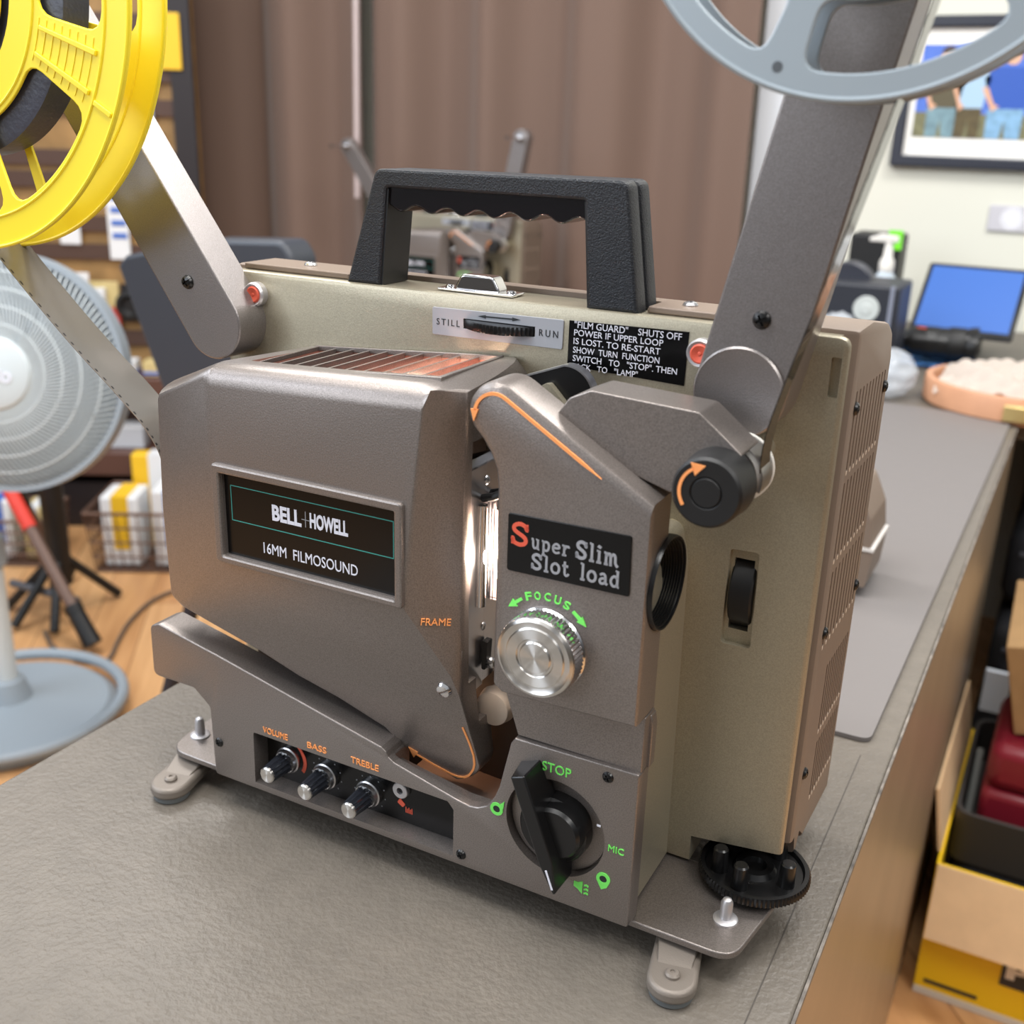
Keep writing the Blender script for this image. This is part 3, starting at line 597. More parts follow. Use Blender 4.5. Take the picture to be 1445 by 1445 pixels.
    screw('screw', (-106, 28.9, 146), (0, -1, 0), 3.6, STEEL, c_)
    bm = B(); prism(bm, rnd([(-110, 142), (-107.5, 142), (-106.5, 160), (-110.5, 160)], 1), 26, 29); obj('gate_lever', bm, DARK, c_)
    bm = B(); prism(bm, [(-115.5, 168), (-111.5, 170), (-112.5, 164), (-110.2, 163), (-110.2, 150), (-112.5, 149), (-111.5, 143), (-115.5, 142)], 3.6, 5); fl = obj('framing_lever', bm, STEEL, T)
    bm = lathe(B(), (-116.2, 4.2, 156.5), (0, 0, 1), [(-7, 4.2), (7, 4.2)], 24, flute=(0, 1, .08)); obj('lever_wheel', bm, BLKM, fl)
    bm = B(); box(bm, -107, -97.5, 32, 34, 186, 240); obj('gate_glow_plate', bm, GLOW2, c_)
    bm = lathe(B(), (-101.5, 32, 212), (0, -1, 0), [(-1, 4.5), (0, 4.3), (.8, 3), (1, 0)], 24); bmesh.ops.scale(bm, vec=(1, 1, 5.2), verts=bm.verts, space=Matrix.Translation((101.5, -32, -212))); o = obj('projection_lamp', bm, GLOW, T); o['label'] = 'lit projection lamp'
    bm = B(); prism(bm, [(-100, 262), (-90, 262), (-90, 290), (-100, 290)], 26, 40); obj('gate_block', bm, DARK, c_)
    bm = lathe(B(), (-104, 28, 116), (0, 1, 0), [(0, 9), (0.8, 10.5), (8, 12), (9, 10.5), (26, 10), (27, 12.5), (30, 12.5)], 40); obj('guide_roller', bm, CREAM, T)
    for (x, z, r) in ((-250, 124, 6), (-222, 117, 5), (-196, 110, 6), (-176, 103, 5)):
        bm = cyl(B(), (x, 34, z-10), (x, 47, z-10), r); o = obj('path_roller', bm, DARK if x in (-250, -196) else CREAM, T)
    # ---- base plates, pins, feet
    for sx, P_ in ((1, [(-10, 9), (57.5, 8.5), (65.5, 62), (64, 78), (-10, 78)]), (-1, [(-290, 9), (-348, 9.5), (-352.5, 40), (-350, 78), (-290, 78)])):
        bm = B(); prism(bm, rnd(P_, [1, 15, 2, 2, 1], 9) if sx > 0 else rnd(P_, [1, 16, 6, 2, 1], 9), 18, 22.3, axis='z'); p = obj('base_plate', bm, BROWN, T, bevel=1)
        px_, py_ = (44.5, 36.5) if sx > 0 else (-341.5, 33)
        bm = lathe(B(), (px_, py_, 22), (0, 0, 1), [(0, 7), (1.2, 7), (1.8, 6), (2, 3.6), (12, 3.4), (14, 2.4), (14.8, 1.0), (15, 0)], 28); obj('locating_pin', bm, ALU, p)
        cx, cy, ax, ay = (30.5, -8.5, 23, 26) if sx > 0 else (-330.5, -8, -338, 28)
        dv = Vector((ax-cx, ay-cy)); L_ = dv.length; dv.normalize(); nv = Vector((-dv.y, dv.x)); c2 = Vector((cx, cy))
        a0 = math.degrees(math.atan2(-dv.y, -dv.x)); R_ = 13.6
        fo = arc(cx, cy, R_, a0-90, a0+90, 14)+[tuple(c2+dv*L_+nv*-15*1), tuple(c2+dv*L_+nv*15)][::1]
        fo = arc(cx, cy, R_, a0-90, a0+90, 14)+[tuple(c2+dv*L_-nv*-1*13*-1), tuple(c2+dv*L_-nv*13*-1*-1)]
        pA, pB = c2+dv*L_+nv*13, c2+dv*L_-nv*13
        e = Vector(fo[14]); fo = fo[:15]+([tuple(pA), tuple(pB)] if (pA-e).length < (pB-e).length else [tuple(pB), tuple(pA)])
        bm = B(); prism(bm, fo, 4, 12.4, axis='z'); ft = obj('foot', bm, FOOTM, T, bevel=2.5, seg=3)
        bm = B(); w = [c2+dv*6+nv*9.5, c2+dv*6-nv*9.5, c2+dv*L_-nv*12.5, c2+dv*L_+nv*12.5]; vs = [bm.verts.new((v.x, v.y, 12)) for v in w]+[bm.verts.new((v.x, v.y, z)) for v, z in zip([w[0]+dv*4, w[1]+dv*4, w[2], w[3]], (13, 13, 17.9, 17.9))]
        for f in ((0, 3, 2, 1), (4, 5, 6, 7), (0, 1, 5, 4), (1, 2, 6, 5), (2, 3, 7, 6), (3, 0, 4, 7)): bm.faces.new([vs[i] for i in f])
        obj('foot_rib', bm, FOOTM, ft, bevel=1)
        bm = lathe(B(), (cx, cy, 12), (0, 0, 1), [(0, 4.2), (2, 4.2), (3, 3.2), (3.2, 1.4), (2.4, 1.2), (2.4, 0)], 28); obj('foot_rivet', bm, FOOTM, ft)
        bm = lathe(B(), (cx, cy, 0.05), (0, 0, 1), [(0, 11), (1, 12), (4.2, 12)], 36); obj('foot_pad', bm, RUBBER, ft)
    # rear feet under the cover so that the body stands
    for x in (-300, 40):
        bm = lathe(B(), (x, 165, 0.05), (0, 0, 1), [(0, 10), (30, 12)], 24); obj('rear_foot', bm, RUBBER, T)
    bm = box(B(), -288, -11, 8, 186, 20, 24); obj('bottom_plate', bm, BROWN, T)
    # elevation wheel
    bm = lathe(B(), (48, 79, 24), (0, 0, 1), [(2, 30), (3.5, 32.6), (6.8, 32.6), (8.5, 31.4), (8.5, 29), (6, 28), (6, 13), (9, 11), (9, 7), (6, 6), (6, 0)], 160, flute=(1, 2, 0.03)); E_ = obj('elevation_wheel', bm, BLK, T)
    for a in (-98, -15, 62, 140, 212):
        x, y = 48+21*cos(radians(a)), 79+21*sin(radians(a)); bm = lathe(B(), (x, y, 30), (0, 0, 1), [(0, 5), (14, 4.3), (15, 3.4), (15, 0)], 24); obj('wheel_peg', bm, BLK, E_)
    bm = cyl(B(), (48, 79, 0.1), (48, 79, 24), 9); obj('elevation_screw', bm, BLK, E_)
    # ---- reel arms
    def arm(nm, P0, P1, half, y0, y1, scr, disc):
        a = Vector(P0); b = Vector(P1); d = (b-a).normalized(); n = Vector((-d.y, d.x)); an = math.degrees(math.atan2(d.y, d.x))
        ou = arc(a.x, a.y, half, an+90, an+270, 20)+arc(b.x, b.y, half*0.9, an-90, an+90, 16)
        bm = B(); prism(bm, ou, y0, y1, weights=1); o = obj(nm, bm, ARMP, T); add_bevel(o, 0.0011, 2, True)
        s = a+d*scr; screw('screw', (s.x, y0, s.y), (0, -1, 0), 4.4, BLK, o)
        if disc:
            bm = lathe(B(), (a.x, y0+.5, a.y), (0, -1, 0), [(0, half-.3), (1.8, half-.3), (2.6, half-1.2), (2.2, half-2.4), (2.2, 0)], 64); obj('arm_boss', bm, ARMP, o)
        bm = lathe(B(), (b.x, y0+.5, b.y), (0, -1, 0), [(0, 9), (6, 9), (6.5, 4), (70, 4)], 24); obj('reel_spindle', bm, CHROME, o)
        return o
    arm('rear_reel_arm', (-320.5, 316), (-461, 509), 22.3, 48, 74, 30, False)
    arm('front_reel_arm', (19, 319.6), (66.5, 546), 23, 45, 74, 37, True)
    return T
PROJ = make_projector()
# warm spill from the projection lamp inside the film gate, and from the sound lamp below it
def spill(name, loc, e, r, col):
    ld = bpy.data.lights.new(name, 'POINT'); ld.energy = e; ld.shadow_soft_size = r; ld.color = col
    lo = bpy.data.objects.new(name, ld); COL.objects.link(lo); lo.location = loc
spill('projection_lamp_light', (-0.1015, 0.022, 0.212), 0.10, 0.004, (1.0, 0.84, 0.70))
spill('sound_lamp_light', (-0.150, 0.040, 0.100), 0.05, 0.004, (1.0, 0.62, 0.38))
spill('lamp_house_light', (-0.140, 0.04, 0.299), 0.05, 0.004, (1.0, 0.78, 0.62))
# ================================================================ room shell
FZ = -0.75
def wood_floor():
    m = bpy.data.materials.new('oak_plank_floor'); m.use_nodes = True; N = m.node_tree.nodes; L = m.node_tree.links; b = N['Principled BSDF']
    tc = N.new('ShaderNodeTexCoord'); mp = N.new('ShaderNodeMapping'); mp.inputs['Rotation'].default_value = (0, 0, radians(52)); L.new(tc.outputs['Object'], mp.inputs[0])
    br = N.new('ShaderNodeTexBrick'); br.inputs['Scale'].default_value = 1; br.inputs['Brick Width'].default_value = 1.1; br.inputs['Row Height'].default_value = 0.12; br.inputs['Mortar Size'].default_value = 0.0015
    br.inputs['Color1'].default_value = lin((226, 180, 128))+(1,); br.inputs['Color2'].default_value = lin((202, 150, 100))+(1,); br.inputs['Mortar'].default_value = lin((150, 105, 66))+(1,)
    L.new(mp.outputs[0], br.inputs['Vector'])
    m2 = N.new('ShaderNodeMapping'); m2.inputs['Scale'].default_value = (2, 22, 1); L.new(mp.outputs[0], m2.inputs[0])
    n = N.new('ShaderNodeTexNoise'); n.inputs['Scale'].default_value = 1.6; n.inputs['Detail'].default_value = 6; L.new(m2.outputs[0], n.inputs['Vector'])
    mx = N.new('ShaderNodeMix'); mx.data_type = 'RGBA'; mx.blend_type = 'MULTIPLY'; mx.inputs[0].default_value = 0.55; L.new(br.outputs[0], mx.inputs[6])
    cr = N.new('ShaderNodeValToRGB'); cr.color_ramp.elements[0].position = 0.3; cr.color_ramp.elements[0].color = (.55, .42, .30, 1); cr.color_ramp.elements[1].position = 0.65; cr.color_ramp.elements[1].color = (1, 1, 1, 1)
    L.new(n.outputs[0], cr.inputs[0]); L.new(cr.outputs[0], mx.inputs[7]); L.new(mx.outputs[2], b.inputs['Base Color']); b.inputs['Roughness'].default_value = 0.35
    return m
struct(obj('floor', box(B(), -4, 2.2, -2.5, 3.2, FZ-.05, FZ), wood_floor(), k=1))
WALLM = mat('cream_wall_paint', (222, 221, 208), 0.7, bump=0.1, bscale=200)
struct(obj('wall_back', box(B(), -4, 2.2, 2.45, 2.55, FZ, 2.1), WALLM, k=1))
struct(obj('trim_1', box(B(), -0.672, -0.575, 2.40, 2.449, FZ, 2.05), mat('white_gloss_trim', (236, 240, 246), 0.35), k=1, bevel=.006))
# ================================================================ counter with mat
def counter_top_mat():
    m = mat('pebbled_brown_laminate', (104, 97, 88), 0.48, 0, 0.7, 240, var=0.07, vscale=60)
    b = m.node_tree.nodes['Principled BSDF']; 
    for n in m.node_tree.nodes:
        if n.type == 'BUMP': n.inputs['Distance'].default_value = 0.0012
    return m
CT = counter_top_mat(); SIDE = mat('bronze_laminate', (158, 140, 116), 0.4, 0.35, var=0.08, vscale=9)
t = thing('counter', 'long brown laminate counter the beige projector stands on, with a bronze end panel', 'counter', (-.17, .3, FZ))
def loc(bm, o): bmesh.ops.translate(bm, vec=-Vector(o), verts=bm.verts); return bm
co = (-.17, .3, FZ)
obj('worktop', loc(box(B(), -.441, .0925, -1.1, 1.47, -.012, 0), co), CT, t, k=1, bevel=.002)
obj('edge_strip', loc(box(B(), .0927, .0945, -1.1, 1.47, -.004, -.0003), co), mat('worn_edge', (112, 105, 98), .6, var=.5, vscale=90), t, k=1)
obj('seam_line', loc(box(B(), .0712, .0720, -1.1, .29, 0, .0002), co), mat('seam_dark', (70, 64, 58), .6), t, k=1)
obj('side_panel', loc(box(B(), .0760, .0925, -1.1, 1.47, FZ+.001, -.0125), co), SIDE, t, k=1)
obj('side_panel', loc(box(B(), -.44, -.42, -1.1, 1.47, FZ+.001, -.0125), co), SIDE, t, k=1)
obj('end_panel', loc(box(B(), -.42, .076, 1.44, 1.465, FZ+.001, -.0125), co), SIDE, t, k=1)
t = thing('counter', 'brown return counter along the cream wall under the tray and tablet', 'counter', (.3, 1.9, FZ)); co = (.3, 1.9, FZ)
obj('worktop', loc(box(B(), -.50, 1.3, 1.475, 2.44, -.03, 0), co), CT, t, k=1, bevel=.002)
obj('front_panel', loc(box(B(), .11, 1.28, 1.90, 1.93, FZ+.001, -.031), co), mat('dark_front', (26, 24, 24), .6), t, k=1)
obj('end_panel', loc(box(B(), -.48, -.45, 1.5, 2.43, FZ+.001, -.031), co), SIDE, t, k=1)
bm = prism(B(), rnd([(-.40, .307), (.0745, .309), (.082, 1.468), (-.40, 1.468)], .01), 0.0005, 0.004, axis='z')
tag(obj('rubber_mat', bm, mat('grey_mat', (112, 107, 105), .6, bump=.5, bscale=60), k=1), 'flat grey rubber mat lying on the counter behind the projector', 'mat')
# grey-brown case standing on the mat
t = thing('equipment_case', 'grey-brown case with a white seam standing on the mat behind the vented cover', 'case', (-.09, .62, .0042))
bm = prism(B(), rnd([(-.12, .012), (.105, .012), (.108, .05), (-.12, .05)], [.004, .002, .002, .004]), -.04, .04); obj('base', bm, COVER, t, k=1)
bm = prism(B(), rnd([(-.12, .054), (.106, .054), (.102, .082), (.088, .112), (.06, .118), (-.12, .118)], [.004, .002, .01, .012, .01, .004]), -.04, .04); obj('lid', bm, COVER, t, k=1)
obj('seam', box(B(), -.12, .109, -.041, .041, .0502, .0538), mat('white_seam', (215, 210, 205), .5), t, k=1)
for x in (-.10, .07): obj('rubber_foot', box(B(), x, x+.025, -.032, .032, 0, .0118), BLKM, t, k=1)

# ================================================================ reels and film (millimetre builders)
def flange(nm, c, y0, y1, R, r_in, windows, wr0, wr1, m, par, ribs=False):
    holes = [arc(c[0], c[1], r_in, 0, 360, 60)[:-1]]
    for (a0, a1) in windows:
        ring = arc(c[0], c[1], wr1, a0, a1, 18)+arc(c[0], c[1], wr0, a1, a0, 14)
        pts = [ring[0], ring[18], ring[19], ring[-1]]
        # round the four corners
        def ap(r, a): return (c[0]+r*cos(radians(a)), c[1]+r*sin(radians(a)))
        rr = min(11, (wr1-wr0)*.28); do = math.degrees(rr/wr1); di = math.degrees(rr/wr0)
        h = arc(c[0], c[1], wr1, a0+do, a1-do, 14)
        h += [tuple(Vector(ap(wr1, a1-do))*(1-t)**2+Vector(ap(wr1, a1))*2*t*(1-t)+Vector(ap(wr1-rr, a1))*t*t) for t in (.25, .5, .75, 1)]
        h += [tuple(Vector(ap(wr0+rr, a1))*(1-t)**2+Vector(ap(wr0, a1))*2*t*(1-t)+Vector(ap(wr0, a1-di))*t*t) for t in (0, .25, .5, .75)]
        h += arc(c[0], c[1], wr0, a1-di, a0+di, 10)
        h += [tuple(Vector(ap(wr0, a0+di))*(1-t)**2+Vector(ap(wr0, a0))*2*t*(1-t)+Vector(ap(wr0+rr, a0))*t*t) for t in (.25, .5, .75, 1)]
        h += [tuple(Vector(ap(wr1-rr, a0))*(1-t)**2+Vector(ap(wr1, a0))*2*t*(1-t)+Vector(ap(wr1, a0+do))*t*t) for t in (0, .25, .5, .75)]
        holes.append(h)
    return plate(nm, arc(c[0], c[1], R, 0, 360, 160)[:-1], holes, y0, y1, 0.7, m, par)
Yc = (-459.5, 508); YW = [(-70, -32), (-112, -74), (-13, 24), (28, 66), (86, 124), (128, 166), (185, 229)]
t = thing('film_reel', 'bright yellow plastic film reel on the left arm of the near projector', 'film reel', (0, 0, 0), 0, 'projector film reels')
f1 = flange('near_flange', Yc, -10.5, -8.5, 152, 60, YW, 82.5, 131, YEL, t); f2 = flange('far_flange', Yc, 14.5, 16.5, 152, 40, YW, 82.5, 131, YEL, t)
for (f, y, sgn) in ((f1, -10.5, -1), (f2, 14.6, -1)):
    bm = B(); lathe(bm, (Yc[0], y+.3, Yc[1]), (0, sgn, 0), [(0, 152), (1.6, 151.6), (1.6, 150.2), (0, 149.6)], 160); 
    # rings: build as tube circles
    bm.free(); bm = B()
    def torus(R, r, n=140, q=8):
        vs = [[bm.verts.new((Yc[0]+(R+r*cos(2*pi*j/q))*cos(2*pi*i/n), y+r*sin(2*pi*j/q), Yc[1]+(R+r*cos(2*pi*j/q))*sin(2*pi*i/n))) for j in range(q)] for i in range(n)]
        for i in range(n):
            for j in range(q): bm.faces.new((vs[i][j], vs[(i+1) % n][j], vs[(i+1) % n][(j+1) % q], vs[i][(j+1) % q]))
    torus(151, 1.2); obj('rim_bead', bm, YEL, f)
    bm = B(); torus(134, 0.9); obj('rim_bead', bm, YEL, f)
    bm = B(); torus(79, 0.9); obj('hub_bead', bm, YEL, f)
for k, ac in enumerate((-22.5, 76, 175.5, 239)):
    for da, r0, r1 in ((-4.8, 86, 130), (4.8, 86, 130)):
        a = radians(ac+da); u = Vector((cos(a), sin(a))); n = Vector((-u.y, u.x)); c0 = Vector(Yc)+u*r0; c1 = Vector(Yc)+u*r1
        bm = B(); prism(bm, [tuple(v) for v in (c0-n*1.3, c1-n*1.6, c1+n*1.6, c0+n*1.3)], -12, -10.4); obj('spoke_rib', bm, YEL, f1, bevel=.5)
    for rr in range(84, 130, 6):
        bm = B(); prism(bm, arc(Yc[0], Yc[1], rr, ac-8, ac+8, 6)+arc(Yc[0], Yc[1], rr+.8, ac+8, ac-8, 6), -10.9, -10.4); obj('spoke_line', bm, YEL, f1)
for a in (-28.5, -98, 55): 
    bm = B(); u = Vector((cos(radians(a)), sin(radians(a)))); n = Vector((-u.y, u.x)); c0 = Vector(Yc)+u*135; c1 = Vector(Yc)+u*149
    prism(bm, [tuple(v) for v in (c0-n*1.5, c1-n*1.5, c1+n*1.5, c0+n*1.5)], -11.7, -10.4); obj('rim_rib', bm, YEL, f1, bevel=.5)
bm = lathe(B(), (Yc[0]+142*cos(radians(-98)), -10.4, Yc[1]+142*sin(radians(-98))), (0, -1, 0), [(0, 3), (1.2, 2.8), (1.4, 0)], 20); obj('rim_dot', bm, YEL, f1)
bm = lathe(B(), (Yc[0], -9, Yc[1]), (0, 1, 0), [(0, 40), (24, 40)], 60); h = obj('hub', bm, YEL, t)
bm = lathe(B(), (Yc[0], -9.4, Yc[1]), (0, -1, 0), [(0, 53), (3, 52), (4, 48), (1, 40), (0.5, 0)], 64); obj('hub_cap', bm, YEL, h)
bm = lathe(B(), (Yc[0], -6.5, Yc[1]), (0, 1, 0), [(0, 58), (0, 92), (1, 97), (19, 97), (20, 94)], 96); FP = tag(obj('wound_film', bm, FILMPACK), 'dark wound pack of film inside the yellow reel', 'film')
pts = [(-528, 4, 440), (-500, 4, 411), (-470, 5, 381), (-440, 7, 351), (-410, 10, 321), (-385, 14, 296), (-362, 20, 272), (-345, 27, 248), (-338, 31, 225), (-337, 31, 190), (-337, 31, 150)]
FO = Vector((-337, 31, 150))*.001
def fine(pts, n=14):
    P3 = [Vector(q) for q in pts]; o = []
    for i in range(len(P3)-1):
        p0, p1, p2, p3 = P3[max(i-1, 0)], P3[i], P3[i+1], P3[min(i+2, len(P3)-1)]
        for j in range(n):
            s = j/n; o.append(.5*((2*p1)+(p2-p0)*s+(2*p0-5*p1+4*p2-p3)*s*s+(3*p1-p0-3*p2+p3)*s**3))
    return o+[P3[-1]]
def filmstrip(pts, w, tw0, tw1, m, hole, label):
    """film with a row of sprocket holes along its near edge; the strip twists from tw0 to tw1 degrees about the vertical"""
    P3 = fine(pts); n = len(P3); bm = B(); cols = (-.5, -.47, -.43, .5); R = []
    for i, q in enumerate(P3):
        tw = radians(tw0+(tw1-tw0)*i/(n-1)); wd = Vector((sin(tw), cos(tw), 0)); d = (P3[min(i+1, n-1)]-P3[max(i-1, 0)]).normalized(); nr = d.cross(wd).normalized()*.25
        R.append([[bm.verts.new(q+wd*w*c+s*nr) for c in cols] for s in (1, -1)])
    for i in range(n-1):
        for s in (0, 1):
            for j in range(3):
                f = bm.faces.new((R[i][s][j], R[i][s][j+1], R[i+1][s][j+1], R[i+1][s][j])); f.material_index = 1 if j == 1 and i % 3 == 0 else 0
        for j in (0, 3): bm.faces.new((R[i][0][j], R[i+1][0][j], R[i+1][1][j], R[i][1][j]))
    for e in (0, n-1): bm.faces.new([R[e][0][j] for j in range(4)]+[R[e][1][j] for j in (3, 2, 1, 0)])
    return tag(obj('film_strip', bm, [m, hole], sharp=60), label, 'film', 'film strips on the near projector')
filmstrip(pts, 25, 4, 24, LEADER, DARK, 'pale film strip running diagonally from the yellow reel in front of the fan')
# grey feed reel
Gc = (66.5, 546); GW = [(-102, -50), (-162, -113), (-42, 8), (18, 68), (78, 128), (138, 187)]
t = thing('film_reel', 'small grey film reel on the upright right arm of the near projector', 'film reel', (0, 0, 0), 0, 'projector film reels')
f1 = flange('near_flange', Gc, -21.5, -19.5, 94, 10, GW, 60, 85, GREYP, t); f2 = flange('far_flange', Gc, -1, 1, 94, 10, GW, 60, 85, GREYP, t)
for f, y in ((f1, -20.5), (f2, 0)):
    Yc2 = Gc; bm = B(); n, q, R, r = 140, 8, 94.2, 1.5
    vs = [[bm.verts.new((Gc[0]+(R+r*cos(2*pi*j/q))*cos(2*pi*i/n), y+r*sin(2*pi*j/q), Gc[1]+(R+r*cos(2*pi*j/q))*sin(2*pi*i/n))) for j in range(q)] for i in range(n)]
    for i in range(n):
        for j in range(q): bm.faces.new((vs[i][j], vs[(i+1) % n][j], vs[(i+1) % n][(j+1) % q], vs[i][(j+1) % q]))
    obj('rolled_rim', bm, GREYP, f)
bm = lathe(B(), (Gc[0]-87*.307, -21.4, Gc[1]-87*.952), (0, -1, 0), [(0, 2.1), (.2, 2.1)], 20); obj('rim_hole', bm, mat('dent_grey', (84, 90, 95), .5), f1)
bm = lathe(B(), (Gc[0], -19.8, Gc[1]), (0, 1, 0), [(0, 25), (19, 25)], 48); obj('hub', bm, GREYP, t)
bm = lathe(B(), (Gc[0], -18.5, Gc[1]), (0, 1, 0), [(0, 25.5), (0, 36), (1, 37), (15, 37), (16, 36)], 64); tag(obj('wound_film', bm, FILMPACK), 'small dark pack of film wound inside the grey reel', 'film')
pts = [(105, -10, 548), (97.5, -9.5, 510), (92.5, -9, 487), (84.8, -8, 453), (73.5, -4, 411), (62.5, 1, 373), (53.2, 7, 343), (45, 14, 315), (41.8, 20, 298), (41, 25, 288)]
filmstrip(pts, 16, 0, 0, FILM, DARK, 'dark glossy film strip running down from the grey reel to the roller')

# ================================================================ second projector on its own stand
def copy_tree(o, parent=None):
    c = o.copy(); COL.objects.link(c); c.parent = parent
    for ch in list(o.children): copy_tree(ch, c)
    return c
P2 = copy_tree(PROJ); P2.location = (-1.22, 2.0, -.14); P2['label'] = 'distant blurred projector seen through the black handle, in front of the curtain'
for o in P2.children_recursive:                                     # its lamp is off
    if o.name.split('.')[0] in ('projection_lamp', 'gate_glow_plate'):
        o.data = o.data.copy(); o.data.materials[0] = STEEL
        if 'label' in o.keys(): del o['label']
t = thing('side_table', 'low table under the distant projector by the curtain', 'table', (-1.3, 2.1, FZ))
obj('tabletop', box(B(), -.48, .24, -.22, .14, .58, .6095), SIDE, t, k=1, bevel=.003)
for x in (-.44, .17):
    for y in (-.18, .09): obj('leg', box(B(), x, x+.04, y, y+.04, 0.001, .58), BLKM, t, k=1)

# ================================================================ curtains
def curtain_mat():
    m = mat('brown_curtain_cloth', (112, 90, 78), 0.75, 0, 0.15, 1800)
    m.node_tree.nodes['Principled BSDF'].inputs['Sheen Weight'].default_value = 0.15
    return m
CM = curtain_mat()
def curtain(x0, x1, label, seed, lean=0):
    rr = random.Random(seed); n = int((x1-x0)/.012); ph = [rr.uniform(0, 6) for _ in range(3)]; bm = B(); rows = []
    for (z, k) in ((2.0, 1), (1.2, 1.02), (.6, 1.0), (.0, .98), (-.74, 1.03)):
        r = []
        for i in range(n+1):
            u = (x1-x0)*i/n
            y = 2.335+.045*sin(u*2*pi/.34+ph[0]+.5*sin(u*5+ph[1]))*k+.007*sin(u*2*pi/.13+ph[2])
            r.append((x0+u+lean*(2.0-z)*(i/n), y, z))
        rows.append(r)
    V = [[[bm.verts.new((p[0], p[1]+d, p[2])) for p in r] for r in rows] for d in (0, .004)]
    for a, b in zip(range(len(rows)-1), range(1, len(rows))):
        for i in range(n):
            bm.faces.new((V[0][a][i], V[0][a][i+1], V[0][b][i+1], V[0][b][i])); bm.faces.new((V[1][a][i], V[1][b][i], V[1][b][i+1], V[1][a][i+1]))
    for (A, B_) in ((V[0][0], V[1][0]), (V[1][-1], V[0][-1])):
        for i in range(n): bm.faces.new((A[i+1], A[i], B_[i], B_[i+1]))
    for e in (0, -1):
        for a in range(len(rows)-1): bm.faces.new((V[0][a][e], V[0][a+1][e], V[1][a+1][e], V[1][a][e]))
    o = obj('curtain', bm, CM, k=1, sharp=80); return tag(o, label, 'curtain', 'brown curtains along the back wall')
curtain(-2.62, -1.80, 'brown curtain left of the thin white cord', 3); curtain(-1.785, -.655, 'brown curtain right of the thin white cord, next to the white trim', 5, 0.0)
bm = B(); tube(bm, [(-1.79, 2.255, 1.9), (-1.79, 2.255, .8), (-1.797, 2.255, .22)], .009, 10); tag(obj('curtain_wand', bm, mat('pale_wand', (196, 180, 178), .4), k=1), 'thin pale vertical wand hanging where the two brown curtains meet', 'curtain wand')

# ================================================================ back right: picture, plate, things on the return counter
t = thing('framed_picture', 'framed photograph of people in blue on the cream wall', 'picture', (-.05, 2.449, .54))
FR = mat('dark_frame', (44, 47, 58), .35)
bx = lambda x0, x1, y0, y1, z0, z1: box(B(), x0, x1, y0, y1, z0, z1)
X0, X1, Z0, Z1 = -.286, .40, -.170, .165
bm = B()
prism(bm, [(X0, Z0), (X1, Z0), (X1-.026, Z0+.026), (X0+.026, Z0+.026)], -.025, -.001); prism(bm, [(X0, Z1), (X0+.026, Z1-.026), (X1-.026, Z1-.026), (X1, Z1)], -.025, -.001)
prism(bm, [(X0, Z0), (X0+.026, Z0+.026), (X0+.026, Z1-.026), (X0, Z1)], -.025, -.001); prism(bm, [(X1, Z0), (X1, Z1), (X1-.026, Z1-.026), (X1-.026, Z0+.026)], -.025, -.001)
bmesh.ops.remove_doubles(bm, verts=bm.verts, dist=1e-5)
obj('frame', bm, FR, t, k=1, bevel=.004)
obj('mount_board', bx(X0+.02, X1-.02, -.012, -.006, Z0+.02, Z1-.02), mat('ivory_mount', (248, 246, 240), .6), t, k=1)
ph = obj('photograph', bx(-.245, .36, -.0135, -.012, -.101, .103), mat('print_blue_sky', (84, 118, 205), .4, var=.12, vscale=12), t, k=1)
def flat(nm, pts, rgb, d, var=0): return obj(nm, prism(B(), pts, -.0135-d, -.0134), mat('print_'+nm+'_%d%d%d' % rgb, rgb, .45, var=var, vscale=60), ph, k=1)
flat('grass', [(-.245, -.101), (.36, -.101), (.36, -.055), (-.245, -.045)], (122, 120, 88), .0002, .3)
for (x, sh, tr, wd, top) in ((-.185, (92, 84, 62), (120, 150, 160), .042, .058), (-.125, (170, 200, 225), (92, 80, 52), .036, .05), (-.045, (52, 92, 182), (130, 172, 205), .05, .06), (.06, (196, 196, 205), (70, 80, 110), .045, .06), (.16, (60, 100, 170), (110, 140, 170), .046, .055)):
    flat('trousers', [(x-wd*.75, -.101), (x-.006, -.101), (x, -.06), (x+.006, -.101), (x+wd*.75, -.101), (x+wd*.8, -.025), (x-wd*.8, -.025)], tr, .0005, .2)
    flat('shirt', [(x-wd*.8, -.035), (x+wd*.8, -.035), (x+wd*.95, .005), (x+wd*1.1, .03), (x+wd*.7, .055), (x-wd*.7, .055), (x-wd*1.1, .03), (x-wd*.9, 0)], sh, .0008)
    flat('skin', [(x-wd*1.15, .01), (x-wd*.9, .012), (x-wd*.55, -.025), (x-wd*.3, -.03), (x-wd*.6, -.042)], (222, 172, 140), .0010)
    flat('skin', arc(x, .056+.02, .0165, 0, 340, 14), (224, 178, 150), .0010)
    flat('hair', arc(x, .083, .0172, 0, 180, 10), (78, 62, 50), .0012)
t = thing('wall_plate', 'small grey plate with a radiating white disc on the cream wall', 'plate', (-.045, 2.449, .262))
obj('plate', bx(-.048, .05, -.006, -.001, -.03, .03), mat('plate_grey', (200, 198, 204), .4), t, k=1, bevel=.002)
bm = B()
for k in range(40):
    a = 2*pi*k/40; c, s = cos(a), sin(a); prism(bm, [(.004+.008*c-.0006*s, .008*s+.0006*c), (.004+.008*c+.0006*s, .008*s-.0006*c), (.004+.026*c+.0011*s, .026*s-.0011*c), (.004+.026*c-.0011*s, .026*s+.0011*c)], -.0065, -.0058)
obj('sunburst', bm, mat('sun_white', (245, 245, 250), .4), t, k=1); obj('disc', lathe(B(), (.004, -.006, 0), (0, -1, 0), [(0, .009), (.0008, .0085)], 24), MATS['sun_white'], t, k=1)
